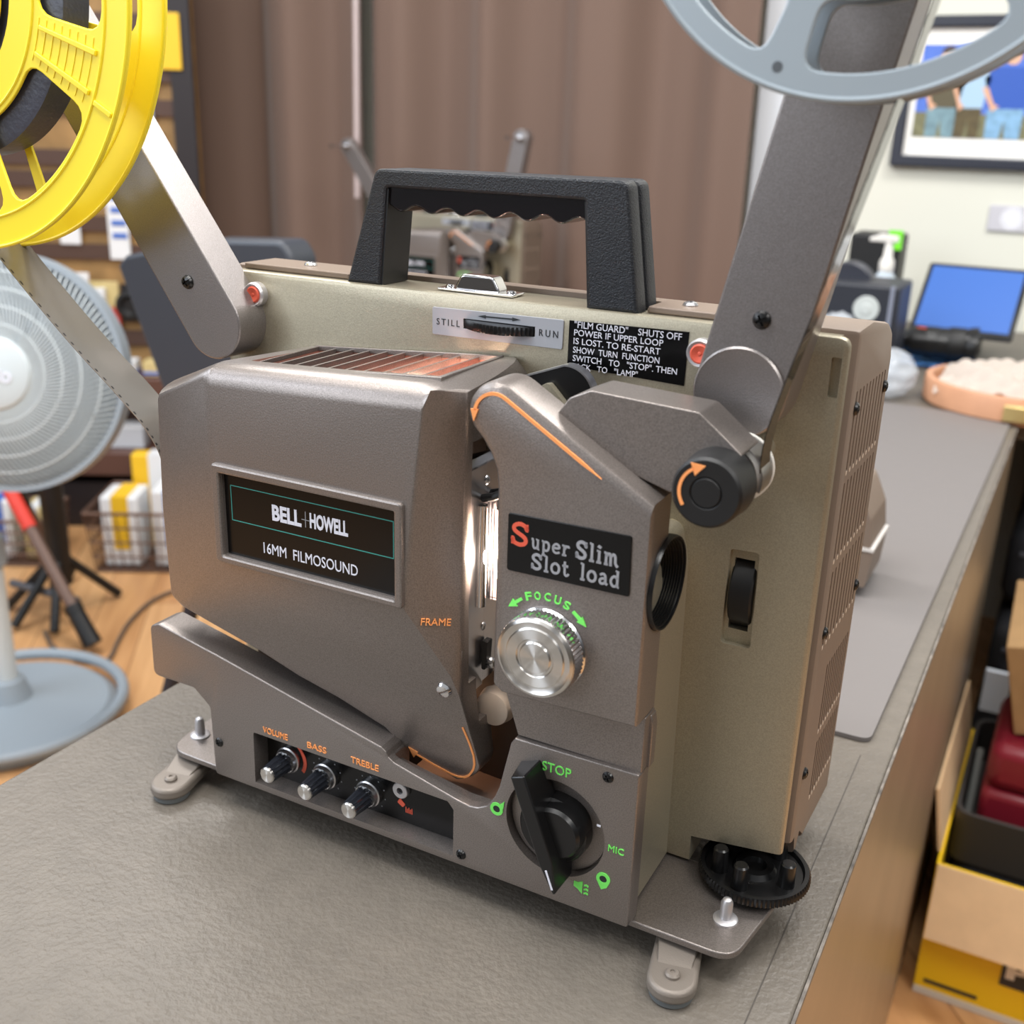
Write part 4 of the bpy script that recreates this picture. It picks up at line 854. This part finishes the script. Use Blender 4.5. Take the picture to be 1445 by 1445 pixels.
# tray with cloth
def tray():
    t = thing('tray', 'shallow tan wooden tray with a brass catch near the counter end', 'tray', (.088, 1.588, .0005), -.05)
    TAN = mat('tan_wood', (198, 146, 112), .5, var=.06, vscale=30)
    el = lambda s, z: [(.165*s*cos(2*pi*i/64)+0, .155*s*sin(2*pi*i/64), z) for i in range(64)]
    bm = B(); R = [[bm.verts.new(p) for p in el(s, z)] for s, z in ((.97, 0), (1, .006), (1, .040), (.985, .045), (.93, .045), (.92, .040), (.92, .010))]
    for A, C in zip(R, R[1:]):
        for i in range(64): bm.faces.new((A[i], A[(i+1) % 64], C[(i+1) % 64], C[i]))
    bm.faces.new(R[0][::-1]); bm.faces.new(R[-1]); obj('body', bm, TAN, t, k=1)
    obj('catch', bx(-.012, .028, -.162, -.152, .008, .034), mat('brass', (214, 190, 130), .3, .8), t, k=1, bevel=.002)
    rr = random.Random(4); bm = B(); n = 26; G = []
    for i in range(n+1):
        row = []
        for j in range(n+1):
            u, v = i/n*2-1, j/n*2-1; d = u*u+v*v
            h = .012+.045*max(0, 1-.85*d)**.8+.016*abs(sin(u*4+v*3+1))*(.4+abs(u))+.010*abs(sin(v*7+u*5))+.004*sin(v*19-u*13)
            row.append(bm.verts.new((u*.118-.02, v*.105+.01, max(.011, h))))
        G.append(row)
    for i in range(n):
        for j in range(n): bm.faces.new((G[i][j], G[i+1][j], G[i+1][j+1], G[i][j+1]))
    bmesh.ops.solidify(bm, geom=bm.faces[:], thickness=.002)
    c = tag(obj('cloth', bm, mat('cream_cloth', (226, 216, 206), .8, bump=.3, bscale=300), k=1, sharp=70), 'crumpled cream cloth lying in the tan tray', 'cloth'); c.location = (.088, 1.588, .0005)
tray()
# telephoto lens lying on a blue cloth
def prof_thing(nm, label, cat, loc, axis, parts, m0, rz=0):
    t = thing(nm, label, cat, loc, rz)
    for (pn, pr, m, n, o) in parts: obj(pn, lathe(B(), o, axis, pr, n), m, t, k=1)
    return t
t = prof_thing('camera_lens', 'long black camera lens lying on its side before the blue tablet screen', 'lens', (-.165, 1.875, .046), (1, .08, 0),
    [('barrel', [(0, .022), (.01, .026), (.02, .034), (.05, .036), (.052, .0385), (.075, .0385), (.077, .037), (.1, .038)], BLK, 40, (0, 0, 0)), ('zoom_ring', [(.1, .039), (.104, .041), (.135, .041), (.139, .039)], BLKM, 60, (0, 0, 0)), ('hood', [(.139, .040), (.15, .044), (.165, .045), (.165, .04), (.15, .036)], BLK, 40, (0, 0, 0)), ('mount', [(-.012, .019), (-.002, .021), (.0, .023)], STEEL, 32, (0, 0, 0))], BLK)
obj('focus_mark', lathe(B(), (.03, -.01, .0345), (1, 0, 0), [(0, .002), (.02, .002)], 8), RED, t, k=1); t.scale = (.86, .86, .86)
rr = random.Random(9); bm = B(); n = 18; G = [[bm.verts.new((i/n*.27-.15, j/n*.10-.06, .002+.006*abs(sin(i*1.3+j*.9))*(.3+rr.random()*.5))) for j in range(n+1)] for i in range(n+1)]
for i in range(n):
    for j in range(n): bm.faces.new((G[i][j], G[i+1][j], G[i+1][j+1], G[i][j+1]))
bmesh.ops.solidify(bm, geom=bm.faces[:], thickness=.0015)
c = tag(obj('cloth', bm, mat('blue_cloth', (92, 152, 214), .8), k=1, sharp=70), 'bright blue cloth spread under the black camera lens', 'cloth'); c.location = (-.05, 1.895, .0025)
# tablet on a stand
t = thing('tablet', 'tilted black tablet with a blank blue screen beside the cream wall', 'tablet', (-.078, 1.955, .0005), -.04)
M_ = Matrix.Translation((0, 0, .055)) @ Matrix.Rotation(radians(-48), 4, 'X')
obj('housing', box(B(), -.092, .112, 0, .011, 0, .192, M_), BLK, t, k=1, bevel=.007)
obj('screen', box(B(), -.082, .102, -.0012, .0005, .014, .180, M_), mat('blue_screen', (40, 80, 150), .45, emit=(70, 122, 198), es=.38), t, k=1)
obj('stand', prism(B(), [(.004, 0), (.15, 0), (.13, .13), (.11, .13), (.03, .058)], -.04, .04, axis='x'), BLKM, t, k=1)
t = tag(obj('paper', box(B(), .085, .32, 1.93, 2.2, .001, .05), mat('white_paper', (236, 238, 238), .6), k=1), 'white stack of paper at the right beside the tablet', 'paper')
# black box with a silver disc, dome behind, bottle, stand
t = thing('slide_viewer', 'black box with a round silver emblem behind the projector arm', 'box', (-.235, 1.72, .0005))
obj('body', bx(-.09, .085, -.07, .07, 0, .178), mat('dark_navy_plastic', (34, 37, 46), .45), t, k=1, bevel=.006)
obj('corner_strip', bx(.068, .075, -.0735, -.066, .004, .178), mat('strip_grey', (130, 135, 150), .4), t, k=1)
obj('emblem', lathe(B(), (.028, -.070, .133), (0, -1, 0), [(0, .024), (.003, .023), (.003, .010), (.005, .009), (.005, 0)], 40), mat('emblem_silver', (190, 195, 192), .5), t, k=1)
obj('dome', lathe(B(), (-.027, .0, .158), (0, 1, 0), [(0, .0), (0, .047), (.003, .05), (.04, .05), (.043, .047), (.043, 0)], 48), mat('charcoal_plastic', (44, 46, 56), .4), t, k=1)
t = prof_thing('soap_bottle', 'clear pump bottle of hand gel with a white pump top', 'bottle', (-.222, 1.9, .0005), (0, 0, 1),
    [('bottle', [(0, .03), (.004, .034), (.16, .034), (.18, .03), (.2, .016), (.205, .014)], mat('clear_gel', (214, 226, 236), .12, alpha=.75), 32, (0, 0, 0)), ('collar', [(.203, .017), (.225, .017), (.235, .011), (.27, .009)], WHITEP, 24, (0, 0, 0))], WHITEP)
obj('pump_head', prism(B(), rnd([(-.045, .268), (.02, .268), (.018, .283), (-.02, .286), (-.045, .276)], .004), -.009, .009), WHITEP, t, k=1, bevel=.002); t.scale = (.875, .875, .875)
t = thing('desk_organiser', 'black stand with a bright green tag behind the pump bottle', 'stand', (-.29, 2.2, .0005))
obj('body', bx(-.06, .052, -.05, .05, 0, .228), BLKM, t, k=1, bevel=.006); obj('tag', bx(.024, .054, -.056, -.0505, .198, .24), mat('lime_green', (120, 226, 40), .5), t, k=1)
# plastic bags
def bag(label, loc, sx, sy, sz, seed):
    bm = B(); bmesh.ops.create_icosphere(bm, subdivisions=4, radius=1); rr = random.Random(seed); ks = [(Vector((rr.gauss(0, 1), rr.gauss(0, 1), rr.gauss(0, 1)))*4, rr.uniform(0, 6)) for _ in range(9)]
    for v in bm.verts:
        d = sum(abs(sin(v.co.dot(k)+p)) for k, p in ks)/9; v.co *= .75+.4*d; v.co = Vector((v.co.x*sx, v.co.y*sy, max(0.0, v.co.z*sz+sz*.8)))
    tag(obj('plastic_bag', bm, mat('clear_polythene', (215, 220, 226), .15, alpha=.45), k=1, sharp=60), label, 'bag').location = loc
bag('crumpled clear plastic bag beside the tan tray, nearest to the projector cover', (-.140, 1.535, .0045), .055, .06, .045, 2); bag('pale crumpled bag lying behind the projector shoulder under the silver emblem', (-.245, 1.60, .0045), .045, .036, .07, 5)
# ================================================================ below the counter on the right: boxes
CARD = mat('plain_cardboard', (226, 192, 150), .75, var=.05, vscale=30); YCARD = mat('yellow_printed_card', (240, 196, 20), .5)
def ycard():
    t = thing('carton', 'open yellow printed carton with tan flaps on the wooden floor', 'carton', (.115, .958, FZ+.001))
    w, d, h = .36, .42, .225
    obj('front_panel', bx(0, w, 0, .004, 0, h), YCARD, t, k=1); obj('back_panel', bx(0, w, d-.004, d, 0, h), YCARD, t, k=1); obj('side_panel', bx(0, .004, .004, d-.004, 0, h), YCARD, t, k=1); obj('side_panel', bx(w-.004, w, .004, d-.004, 0, h), YCARD, t, k=1)
    obj('bottom_panel', bx(.004, w-.004, .004, d-.004, 0, .004), CARD, t, k=1)
    M1 = Matrix.Translation((0, -.001, h)) @ Matrix.Rotation(radians(-16), 4, 'X'); obj('front_flap', box(B(), .002, w-.002, -.004, 0, -.108, 0, M1), CARD, t, k=1)
    M2 = Matrix.Translation((0, 0, h)) @ Matrix.Rotation(radians(-10), 4, 'Y'); obj('side_flap', box(B(), -.003, .001, .03, d-.02, 0, .10, M2), CARD, t, k=1)
    f = t.children[0]
    text('The', .122, .20, .125, .165, 0, DARKINK, f, k=1, bold=.04, th=.0005, frame=(Vector((0, -.001, 0)), Vector((1, 0, 0)), Vector((0, 0, 1))))
    bm = prism(B(), [(.108, .062), (.30, .062), (.30, .112), (.108, .112)], -.0012, -.0002); obj('word_block', bm, DARKINK, f, k=1)
    text('Pep', .114, .20, .068, .104, 0, mat('print_cream', (230, 226, 215), .5), f, k=1, bold=.05, th=.0005, frame=(Vector((0, -.0014, 0)), Vector((1, 0, 0)), Vector((0, 0, 1))))
    obj('small_print', prism(B(), [(.012, .022), (.085, .022), (.085, .028), (.012, .028)], -.0012, -.0002), DARKINK, f, k=1); obj('base_line', prism(B(), [(0, 0), (w, 0), (w, .012), (0, .012)], -.0012, -.0002), mat('pale_band', (214, 208, 196), .6), f, k=1)
ycard()
def opentray(nm, label, cat, loc, w, d, h, m, rz=0, rx=0):
    t = thing(nm, label, cat, loc, rz); t.rotation_euler.x = rx
    bm = B(); prism(bm, rnd([(0, 0), (w, 0), (w, d), (0, d)], .03), 0, h, axis='z'); o = obj('shell', bm, m, t, k=1); c = B(); prism(c, rnd([(.006, .006), (w-.006, .006), (w-.006, d-.006), (.006, d-.006)], .026), .006, h+.1, axis='z'); cut(o, c, k=1); return t
t = thing('pouch', 'black padded pouch deep inside the yellow carton under the bin', 'pouch', (.125, 1.0, FZ+.006)); obj('body', bx(0, .33, 0, .35, 0, .15), mat('black_padded', (24, 23, 24), .7, bump=.3, bscale=80), t, k=1, bevel=.03); obj('zip', bx(.03, .3, -.002, .004, .09, .096), mat('zip_dark', (60, 58, 58), .4), t, k=1)
opentray('plastic_bin', 'dark grey plastic bin set in the yellow carton', 'bin', (.121, 1.075, -.588), .34, .29, .085, mat('dark_grey_plastic', (58, 55, 53), .5), 0, radians(3))
t = thing('case', 'dark red hard case resting in the grey bin under the cardboard box', 'case', (.150, 1.115, -.565), 0); RC = mat('maroon_plastic', (128, 30, 46), .32)
obj('lower_half', bx(0, .26, 0, .20, 0, .085), RC, t, k=1, bevel=.012); obj('upper_half', bx(.002, .258, .002, .198, .0855, .16), RC, t, k=1, bevel=.018)
tag(obj('cardboard_box', box(B(), 0, .22, 0, .22, 0, .15, Matrix.Translation((.178, 1.16, -.402)) @ Matrix.Rotation(radians(-13), 4, 'Y') @ Matrix.Rotation(radians(7), 4, 'X')), mat('kraft_card', (168, 134, 92), .7, var=.1, vscale=20), k=1, bevel=.002), 'tan cardboard box lying tilted on top of the red case', 'box')
bm = B(); tube(bm, [(.136, 1.27, -.50), (.137, 1.22, -.535), (.138, 1.16, -.560), (.139, 1.11, -.562)], .006, 10); tag(obj('strap', bm, mat('grey_web', (120, 122, 118), .7), k=1), 'grey rolled strap in the corner of the plastic bin', 'strap')
BAGM = mat('black_nylon', (30, 31, 36), .7, bump=.4, bscale=120)
for (x, y, z, w, d, h, lab) in ((.11, 1.42, FZ+.001, .34, .26, .24, 'lowest black camera bag behind the yellow carton'), (.115, 1.44, FZ+.245, .3, .23, .16, 'black camera bag stacked on the lowest bag'), (.112, 1.5, FZ+.41, .3, .24, .15, 'black camera bag with a silver stud, topmost of the stack')):
    t = thing('camera_bag', lab, 'bag', (x, y, z), 0, 'black camera bags below the counter'); obj('body', bx(0, w, 0, d, 0, h), BAGM, t, k=1, bevel=.03); obj('zip', bx(.02, w-.02, -.003, .004, h*.68, h*.68+.006), mat('zip_grey', (78, 80, 88), .4), t, k=1); obj('stud', lathe(B(), (w*.2, -.001, h*.4), (0, -1, 0), [(0, .007), (.003, .005), (.003, 0)], 16), STEEL, t, k=1)
t = tag(obj('paper_slip', box(B(), .118, .16, 1.425, 1.435, FZ+.243, FZ+.32), mat('white_slip', (230, 236, 245), .5), k=1), 'small white slip standing on the lowest bag behind the cardboard box', 'slip')
# ================================================================ left background: slat wall, goods, fan, stands, chair
A30 = math.atan2(.5, .86); SW = Vector((-2.25, 1.95, 0)); SN = Vector((cos(A30), sin(A30), 0))
def at(u, off=0, z=0): return (SW.x+SN.x*u+off*sin(A30), SW.y+SN.y*u-off*cos(A30), z)      # off: distance out from the wall towards the room
t = thing('slatwall_display', 'dark brown slatted display wall with shelves behind the fan', 'display wall', at(0, 0, FZ), A30)
def slatmat():
    m = mat('golden_wood_board', (150, 116, 70), .55, var=.25, vscale=14); return m
obj('backboard', box(B(), -1.5, .10, .0, .03, .001, 1.9), slatmat(), t, k=1)
DBR = mat('dark_brown_laminate', (78, 56, 46), .5); SHF = mat('shelf_brown', (92, 62, 52), .45)
for i, z in enumerate((.12, .30, .55, .635, .80, .88, 1.0, 1.06, 1.20, 1.29, 1.42, 1.55, 1.68)):
    obj('slat', box(B(), -1.5, .10, -.012, .0, z-.022, z+.022), DBR, t, k=1)
obj('upright', box(B(), .04, .10, -.02, .0, .0, 1.9), mat('very_dark', (36, 30, 32), .5), t, k=1)
for zt, zb, d in ((.468, .415, .2), (.245, .175, .2)):
    obj('shelf', box(B(), -1.4, .06, -d, -.0125, zb, zt), SHF, t, k=1, bevel=.003)
obj('plinth', box(B(), -1.45, .06, -.16, -.0125, 0, .14), mat('very_dark', (36, 30, 32), .5), t, k=1)
def goods(nm, label, cat, u, z, off, parts, group=None):
    g = thing(nm, label, cat, at(u, off, z), A30, group)
    for (pn, b, m) in parts: obj(pn, box(B(), *b), m, g, k=1, bevel=.002)
    return g
c_ = lambda n, rgb, r=.5, **k: mat(n, rgb, r, **k)
WH = c_('pack_white', (228, 230, 232)); BL = c_('pack_blue', (70, 110, 190)); YL = c_('pack_yellow', (236, 190, 40)); RD = c_('pack_red', (205, 70, 56)); TN = c_('pack_tan', (206, 186, 130)); BK = c_('pack_black', (28, 27, 29)); SV = c_('pack_silver', (190, 194, 200), .3)
goods('hanging_card', 'bright yellow card hanging at the end of the slatted wall beside the curtain', 'card', .045, .55, .024, [('card', (-.03, .03, -.004, 0, 0, .145), YL), ('window', (-.03, -.008, -.008, -.0045, .10, .14), WH)])
goods('blister_pack', 'red and cream hanging pack with a white item between the film strip and projector arm', 'pack', -.222, -.18, .016, [('backing', (-.066, .066, -.004, 0, .07, .146), TN), ('backing', (-.066, .066, -.004, 0, 0, .0695), RD), ('bubble', (-.03, .032, -.03, -.0045, .032, .128), WH), ('window', (-.026, .03, -.008, -.0045, .008, .03), BK)])
goods('blister_pack', 'black hanging pack with a red band left of the red and cream pack', 'pack', -.345, -.19, .016, [('backing', (-.05, .05, -.004, 0, 0, .13), BK), ('band', (-.05, .05, -.006, -.0045, .05, .072), RD), ('bubble', (-.035, .01, -.02, -.0045, .078, .115), SV)])
goods('hanging_card', 'white card with blue stripes hanging above the black chair', 'card', -.14, .03, .016, [('card', (-.03, .03, -.004, 0, 0, .25), WH)]+[('stripe', (-.018, .024, -.006, -.0045, .06+k*.036, .076+k*.036), BL) for k in range(5)])
for u, lb in ((-.365, 'white hook tag left of the other, above the black pack'), (-.245, 'white hook tag above the red and cream pack')):
    goods('hook_tag', lb, 'tag', u, -.03, .016, [('tag', (-.022, .022, -.05, -.046, 0, .026), WH), ('hook', (-.003, .003, -.0455, 0, .010, .014), SV)])
goods('hanging_card', 'small white card hanging just under the yellow reel', 'card', -.28, .07, .016, [('card', (-.03, .03, -.004, 0, 0, .05), WH)])
goods('hanging_pack', 'blue and white pack at the left edge behind the fan', 'pack', -.45, -.20, .016, [('backing', (-.08, .06, -.004, 0, 0, .24), WH), ('header', (-.08, .06, -.008, -.0045, .18, .24), BL), ('window', (-.07, .05, -.03, -.0045, .03, .14), SV)])
for k, (u, z, rgb, lb) in enumerate(((-.045, .40, SV, 'grey clear hanging pack, lowest beside the yellow reel'), (-.03, .50, BK, 'dark hanging pack under the yellow card'), (-.02, .30, BK, 'dark hanging pack at the left of the curtain behind the arm'))):
    g = goods('hanging_pack', lb, 'pack', u, z, .016, [('backing', (-.03, .03, -.004, 0, 0, .085), rgb)]); obj('bubble', lathe(B(), (0, -.0045, .04), (0, -1, 0), [(0, .024), (.012, .02), (.016, 0)], 20), SV, g, k=1)
g = thing('hanging_pack', 'round black item on a dark hook behind the black chair', 'pack', at(-.12, .016, -.10), A30); obj('backing', box(B(), -.03, .03, -.004, 0, -.05, .06), BK, g, k=1); obj('disc', lathe(B(), (0, -.0045, 0), (0, -1, 0), [(0, .045), (.02, .043), (.022, .03), (.01, .02), (.01, 0)], 32), BLKM, g, k=1)
for u, ln, m, lb, z in ((-.125, .085, WH, 'white and blue carton, first on the upper shelf from the fan', -.281), (-.035, .05, TN, 'cream rolled pack on the upper shelf, second from the fan', -.281), (.018, .045, YL, 'yellow and blue carton at the right end of the upper shelf', -.281)):
    goods('carton', lb, 'carton', u, z, .14, [('box', (-ln/2, ln/2, -.03, .03, 0, .042), m), ('band', (-ln/2-.001, ln/2+.001, -.031, .031, .004, .014), BL)])
for u, m, lb in ((-.13, SV, 'grey carton on the lower shelf beside the film strip'), (-.30, WH, 'white carton on the lower shelf behind the fan')):
    goods('carton', lb, 'carton', u, -.504, .12, [('box', (-.05, .05, -.03, .03, 0, .06), m), ('lid', (-.051, .051, -.031, .031, .0605, .068), WH)])
# wire baskets with goods on the floor
def basket(label, x, y, w, d, h, rz):
    t = thing('wire_basket', label, 'basket', (x, y, FZ+.001), rz); WM = mat('brown_wire', (110, 84, 70), .4, .5); bm = B()
    tilt = 1.12
    def ring(s, z): return [(-w/2*s, -d/2*s, z), (w/2*s, -d/2*s, z), (w/2*s, d/2*s, z), (-w/2*s, d/2*s, z), (-w/2*s, -d/2*s, z)]
    for k in range(5):
        z = .004+h*k/4; s = 1+(tilt-1)*k/4; r = ring(s, z)
        for a, b in zip(r, r[1:]): cyl(bm, a, b, .003 if k < 4 else .005, n=6)
    a, b = ring(1, .004), ring(tilt, .004+h)
    for i in range(4):
        for j in range(12): u = j/12; cyl(bm, Vector(a[i]).lerp(Vector(a[i+1]), u), Vector(b[i]).lerp(Vector(b[i+1]), u), .002, n=5)
    obj('wires', bm, WM, t, k=1); obj('tray_floor', box(B(), -w/2, w/2, -d/2, d/2, 0, .003), DBR, t, k=1)
    return t
basket('brown wire basket on the floor beside the lamp house, holding white packs', -2.03, 1.62, .30, .24, .17, A30)
basket('small brown wire basket on the floor behind the tripod leg', -2.38, 1.42, .20, .18, .13, A30)
def pack(label, x, y, z, w, d, h, rz, m, m2):
    t = thing('package', label, 'package', (x, y, z), rz); obj('box', box(B(), -w/2, w/2, -d/2, d/2, 0, h), m, t, k=1, bevel=.006); obj('band', box(B(), -w*.2, w*.25, -d/2-.001, d/2+.001, -.0005+h*.25, h+.001), m2, t, k=1)
for a in ((-2.092, 1.552, FZ+.006, .10, .12, .20, A30, WH, YL, 'white pack with a yellow band standing in the larger basket'), (-1.968, 1.624, FZ+.006, .11, .12, .22, A30, WH, BL, 'white pack with a blue band standing in the larger basket'), (-2.075, 1.682, FZ+.006, .16, .05, .28, A30, YL, WH, 'yellow pack rising at the back of the larger basket'),
          (-2.41, 1.41, FZ+.006, .07, .11, .17, A30, WH, BL, 'white pack with a blue band in the small basket'), (-2.325, 1.455, FZ+.006, .06, .10, .15, A30, TN, WH, 'tan pack in the small basket')):
    pack(a[9], *a[:9])
for i, (x, y, z, m, m2, lb) in enumerate(((-2.60, 1.28, FZ+.001, WH, SV, 'white pack lying lowest in the pile left of the small basket'), (-2.60, 1.29, FZ+.083, WH, BL, 'white pack with blue band lying on the lowest pack'), (-2.58, 1.28, FZ+.165, WH, YL, 'white and yellow pack lying on top of the pile'))):
    pack(lb, x, y, z, .20, .14, .08, A30+.2*i, m, m2)
# tripod leg and black stands
t = thing('tripod', 'tripod with brown tube legs, a red band and black feet behind the fan', 'tripod', (-1.99, 1.16, FZ+.0))
o0 = Vector((-1.99, 1.16, FZ)); TUBE = mat('brown_anodised', (120, 98, 88), .4, .4); TRD = mat('red_grip', (226, 66, 52), .5)
def leg(a, b, first):
    a, b = Vector(a)-o0, Vector(b)-o0; g = obj('leg', cyl(B(), a.lerp(b, .34), a.lerp(b, .8), .014), TUBE, t, k=1)
    obj('red_grip', cyl(B(), a.lerp(b, .02), a.lerp(b, .34), .0165), TRD if first else BLKM, g, k=1); obj('foot', cyl(B(), a.lerp(b, .8), b, .019, .022), BLKM, g, k=1); obj('lock', cyl(B(), a.lerp(b, .78), a.lerp(b, .82), .021), BLKM, g, k=1)
leg((-2.03, 1.13, -.36), (-1.735, 1.10, -.728), True); leg((-2.05, 1.15, -.36), (-2.12, 1.36, -.728), False); leg((-2.06, 1.13, -.36), (-2.36, 1.05, -.728), False)
obj('head', cyl(B(), Vector((-2.045, 1.14, -.38))-o0, Vector((-2.045, 1.14, -.24))-o0, .03), BLKM, t, k=1)
t = thing('light_stand', 'black stand with short splayed legs next to the tripod', 'stand', (-1.97, 1.22, FZ))
obj('pole', cyl(B(), (0, 0, .08), (0, 0, .55), .028), BLKM, t, k=1)
for a in (-150, -95, -50, 70, 150): obj('leg', cyl(B(), (0, 0, .16), (.14*cos(radians(a)), .14*sin(radians(a)), .012), .011), BLKM, t, k=1)
obj('brace', cyl(B(), (-.12, -.05, .07), (.10, -.04, .07), .010), c_('stand_grey', (90, 92, 98)), t, k=1)
bm = B(); pts = [(-1.76, 1.70), (-1.80, 1.55), (-1.83, 1.40), (-1.79, 1.27), (-1.73, 1.17), (-1.675, 1.09), (-1.69, 1.06), (-1.75, 1.05), (-1.83, 1.065), (-1.91, 1.11)]
P3 = [Vector((a, b, FZ+.006)) for a, b in pts]; sm = []
for i in range(len(P3)-1):
    p0, p1, p2, p3 = P3[max(i-1, 0)], P3[i], P3[i+1], P3[min(i+2, len(P3)-1)]
    for j in range(6):
        s = j/6; sm.append(.5*((2*p1)+(p2-p0)*s+(2*p0-5*p1+4*p2-p3)*s*s+(3*p1-p0-3*p2+p3)*s**3))
tube(bm, sm+[P3[-1]], .005, 8); tag(obj('power_cord', bm, c_('cord_grey', (96, 84, 74)), k=1), 'thin grey power cord looping across the wooden floor', 'cord')
# fan
FG = mat('fan_grey', (142, 152, 160), .45); FGL = mat('fan_light_grey', (192, 200, 202), .4)
t = thing('pedestal_fan', 'grey pedestal fan with a round wire grille at the left edge', 'fan', (-1.65, .81, FZ+.0005))
obj('base', lathe(B(), (0, 0, 0), (0, 0, 1), [(0, .205), (.012, .21), (.03, .19), (.04, .10), (.05, .045), (.09, .032), (.095, .026)], 64), FG, t, k=1)
bm = B(); tube(bm, [(.22*cos(a), .22*sin(a), .035) for a in [2*pi*i/64 for i in range(65)]], .012, 10); obj('base_rim', bm, FG, t, k=1)
obj('pole', cyl(B(), (0, 0, .09), (0, 0, .36), .021), FGL, t, k=1); obj('collar', lathe(B(), (0, 0, .34), (0, 0, 1), [(0, .026), (.005, .03), (.06, .03), (.07, .02)], 32), FG, t, k=1); obj('inner_pole', cyl(B(), (0, 0, .40), (0, 0, .66), .016), FGL, t, k=1)
cam = Vector((.163, -.466, 0)); hd = Vector((-1.52, .80, 0)); d0 = (cam-hd).normalized(); fd = Matrix.Rotation(radians(-27), 4, 'Z') @ d0; fd = (fd+Vector((0, 0, .20))).normalized()
HC = Vector((-1.505, .80, -.004))-Vector((-1.65, .81, FZ+.0005)); u_, v_ = basis(fd); RG = .205
obj('motor', lathe(B(), HC-fd*.17, fd, [(0, .03), (.01, .055), (.09, .065), (.11, .05)], 40), FG, t, k=1)
obj('neck', cyl(B(), (0, 0, .64), tuple(HC-fd*.12), .028), FG, t, k=1)
for k in range(5):
    bm = B(); a0 = 2*pi*k/5; L_ = []
    for i in range(7):
        for j in range(2):
            pass
    R0 = [[HC-fd*.045+(u_*cos(a0+da*(.5+rr*.5))+v_*sin(a0+da*(.5+rr*.5)))*(.05+rr*.125)+fd*(.03*(da/.5)*.5) for da in (-.5, -.25, 0, .25, .5)] for rr in (0, .33, .66, 1)]
    V_ = [[bm.verts.new(p) for p in r] for r in R0]
    for i in range(3):
        for j in range(4): bm.faces.new((V_[i][j], V_[i][j+1], V_[i+1][j+1], V_[i+1][j]))
    bmesh.ops.solidify(bm, geom=bm.faces[:], thickness=.003); obj('blade', bm, mat('blade_grey', (66, 70, 76), .4), t, k=1)
def grille(nm, sgn, depth, n, tw, rings):
    bm = B()
    def pt(r, a): 
        h = sgn*depth*math.sqrt(max(0, 1-(r/RG)**2.6)); return HC+(u_*cos(a)+v_*sin(a))*r+fd*h
    for i in range(n):
        a = 2*pi*i/n; tube(bm, [pt(r, a+tw*(r-.05)/(RG-.05)) for r in (.05, .08, .11, .14, .165, .185, .198, .2045)], .0016, 5)
    for r in rings: tube(bm, [pt(r, 2*pi*i/72) for i in range(73)], .0016, 6)
    return obj(nm, bm, FGL, t, k=1)
g = grille('front_grille', 1, .06, 110, .55, (.085, .115, .145, .175)); grille('rear_grille', -1, .07, 40, 0, (.1, .16)); bpy.data.objects['rear_grille'].data.materials[0] = BLKM
obj('rim', lathe(B(), HC-fd*.018, fd, [(0, RG-.004), (0, RG+.006), (.036, RG+.006), (.036, RG-.004), (0, RG-.004)], 96), FG, t, k=1)
obj('hub_badge', lathe(B(), HC+fd*.052, fd, [(0, .062), (.006, .064), (.012, .060), (.016, .045), (.017, 0)], 48), FGL, g, k=1)
rt = Vector((0, 0, 1)).cross(fd).normalized(); upv = fd.cross(rt); ca, sa = cos(radians(-14)), sin(radians(-14))
text('LASKO', -.034, .034, -.009, .009, 0, WHITE, g, k=1, th=.001, bold=.03, frame=(HC+fd*.0695, rt*ca+upv*sa, upv*ca-rt*sa))
# chair
CHM = mat('charcoal_leather', (52, 56, 64), .45, bump=.2, bscale=300)
t = thing('office_chair', 'dark charcoal chair with a tall padded back behind the left reel arm', 'chair', (-1.02, 1.02, FZ))
bm = prism(B(), rnd([(-.167, .962), (-.148, .980), (.02, 1.016), (.16, 1.024), (.178, 1.0), (.14, .45), (.0, .45), (-.03, .62)], [.008, .015, .1, .02, .03, .03, .03, .1]), -.25, -.19); obj('backrest', bm, CHM, t, k=1, bevel=.012, seg=3)
bm = box(B(), -.2, .2, -.17, .26, .40, .46); obj('seat', bm, CHM, t, k=1, bevel=.02)
for (a, b) in (((-.13, -.16, .41), (-.245, -.215, .002)), ((.17, -.16, .41), (.22, -.2, .002)), ((-.17, .22, .41), (-.22, .26, .002)), ((.17, .22, .41), (.22, .26, .002))): obj('leg', cyl(B(), a, b, .014), mat('navy_steel', (34, 40, 54), .35, .3), t, k=1)
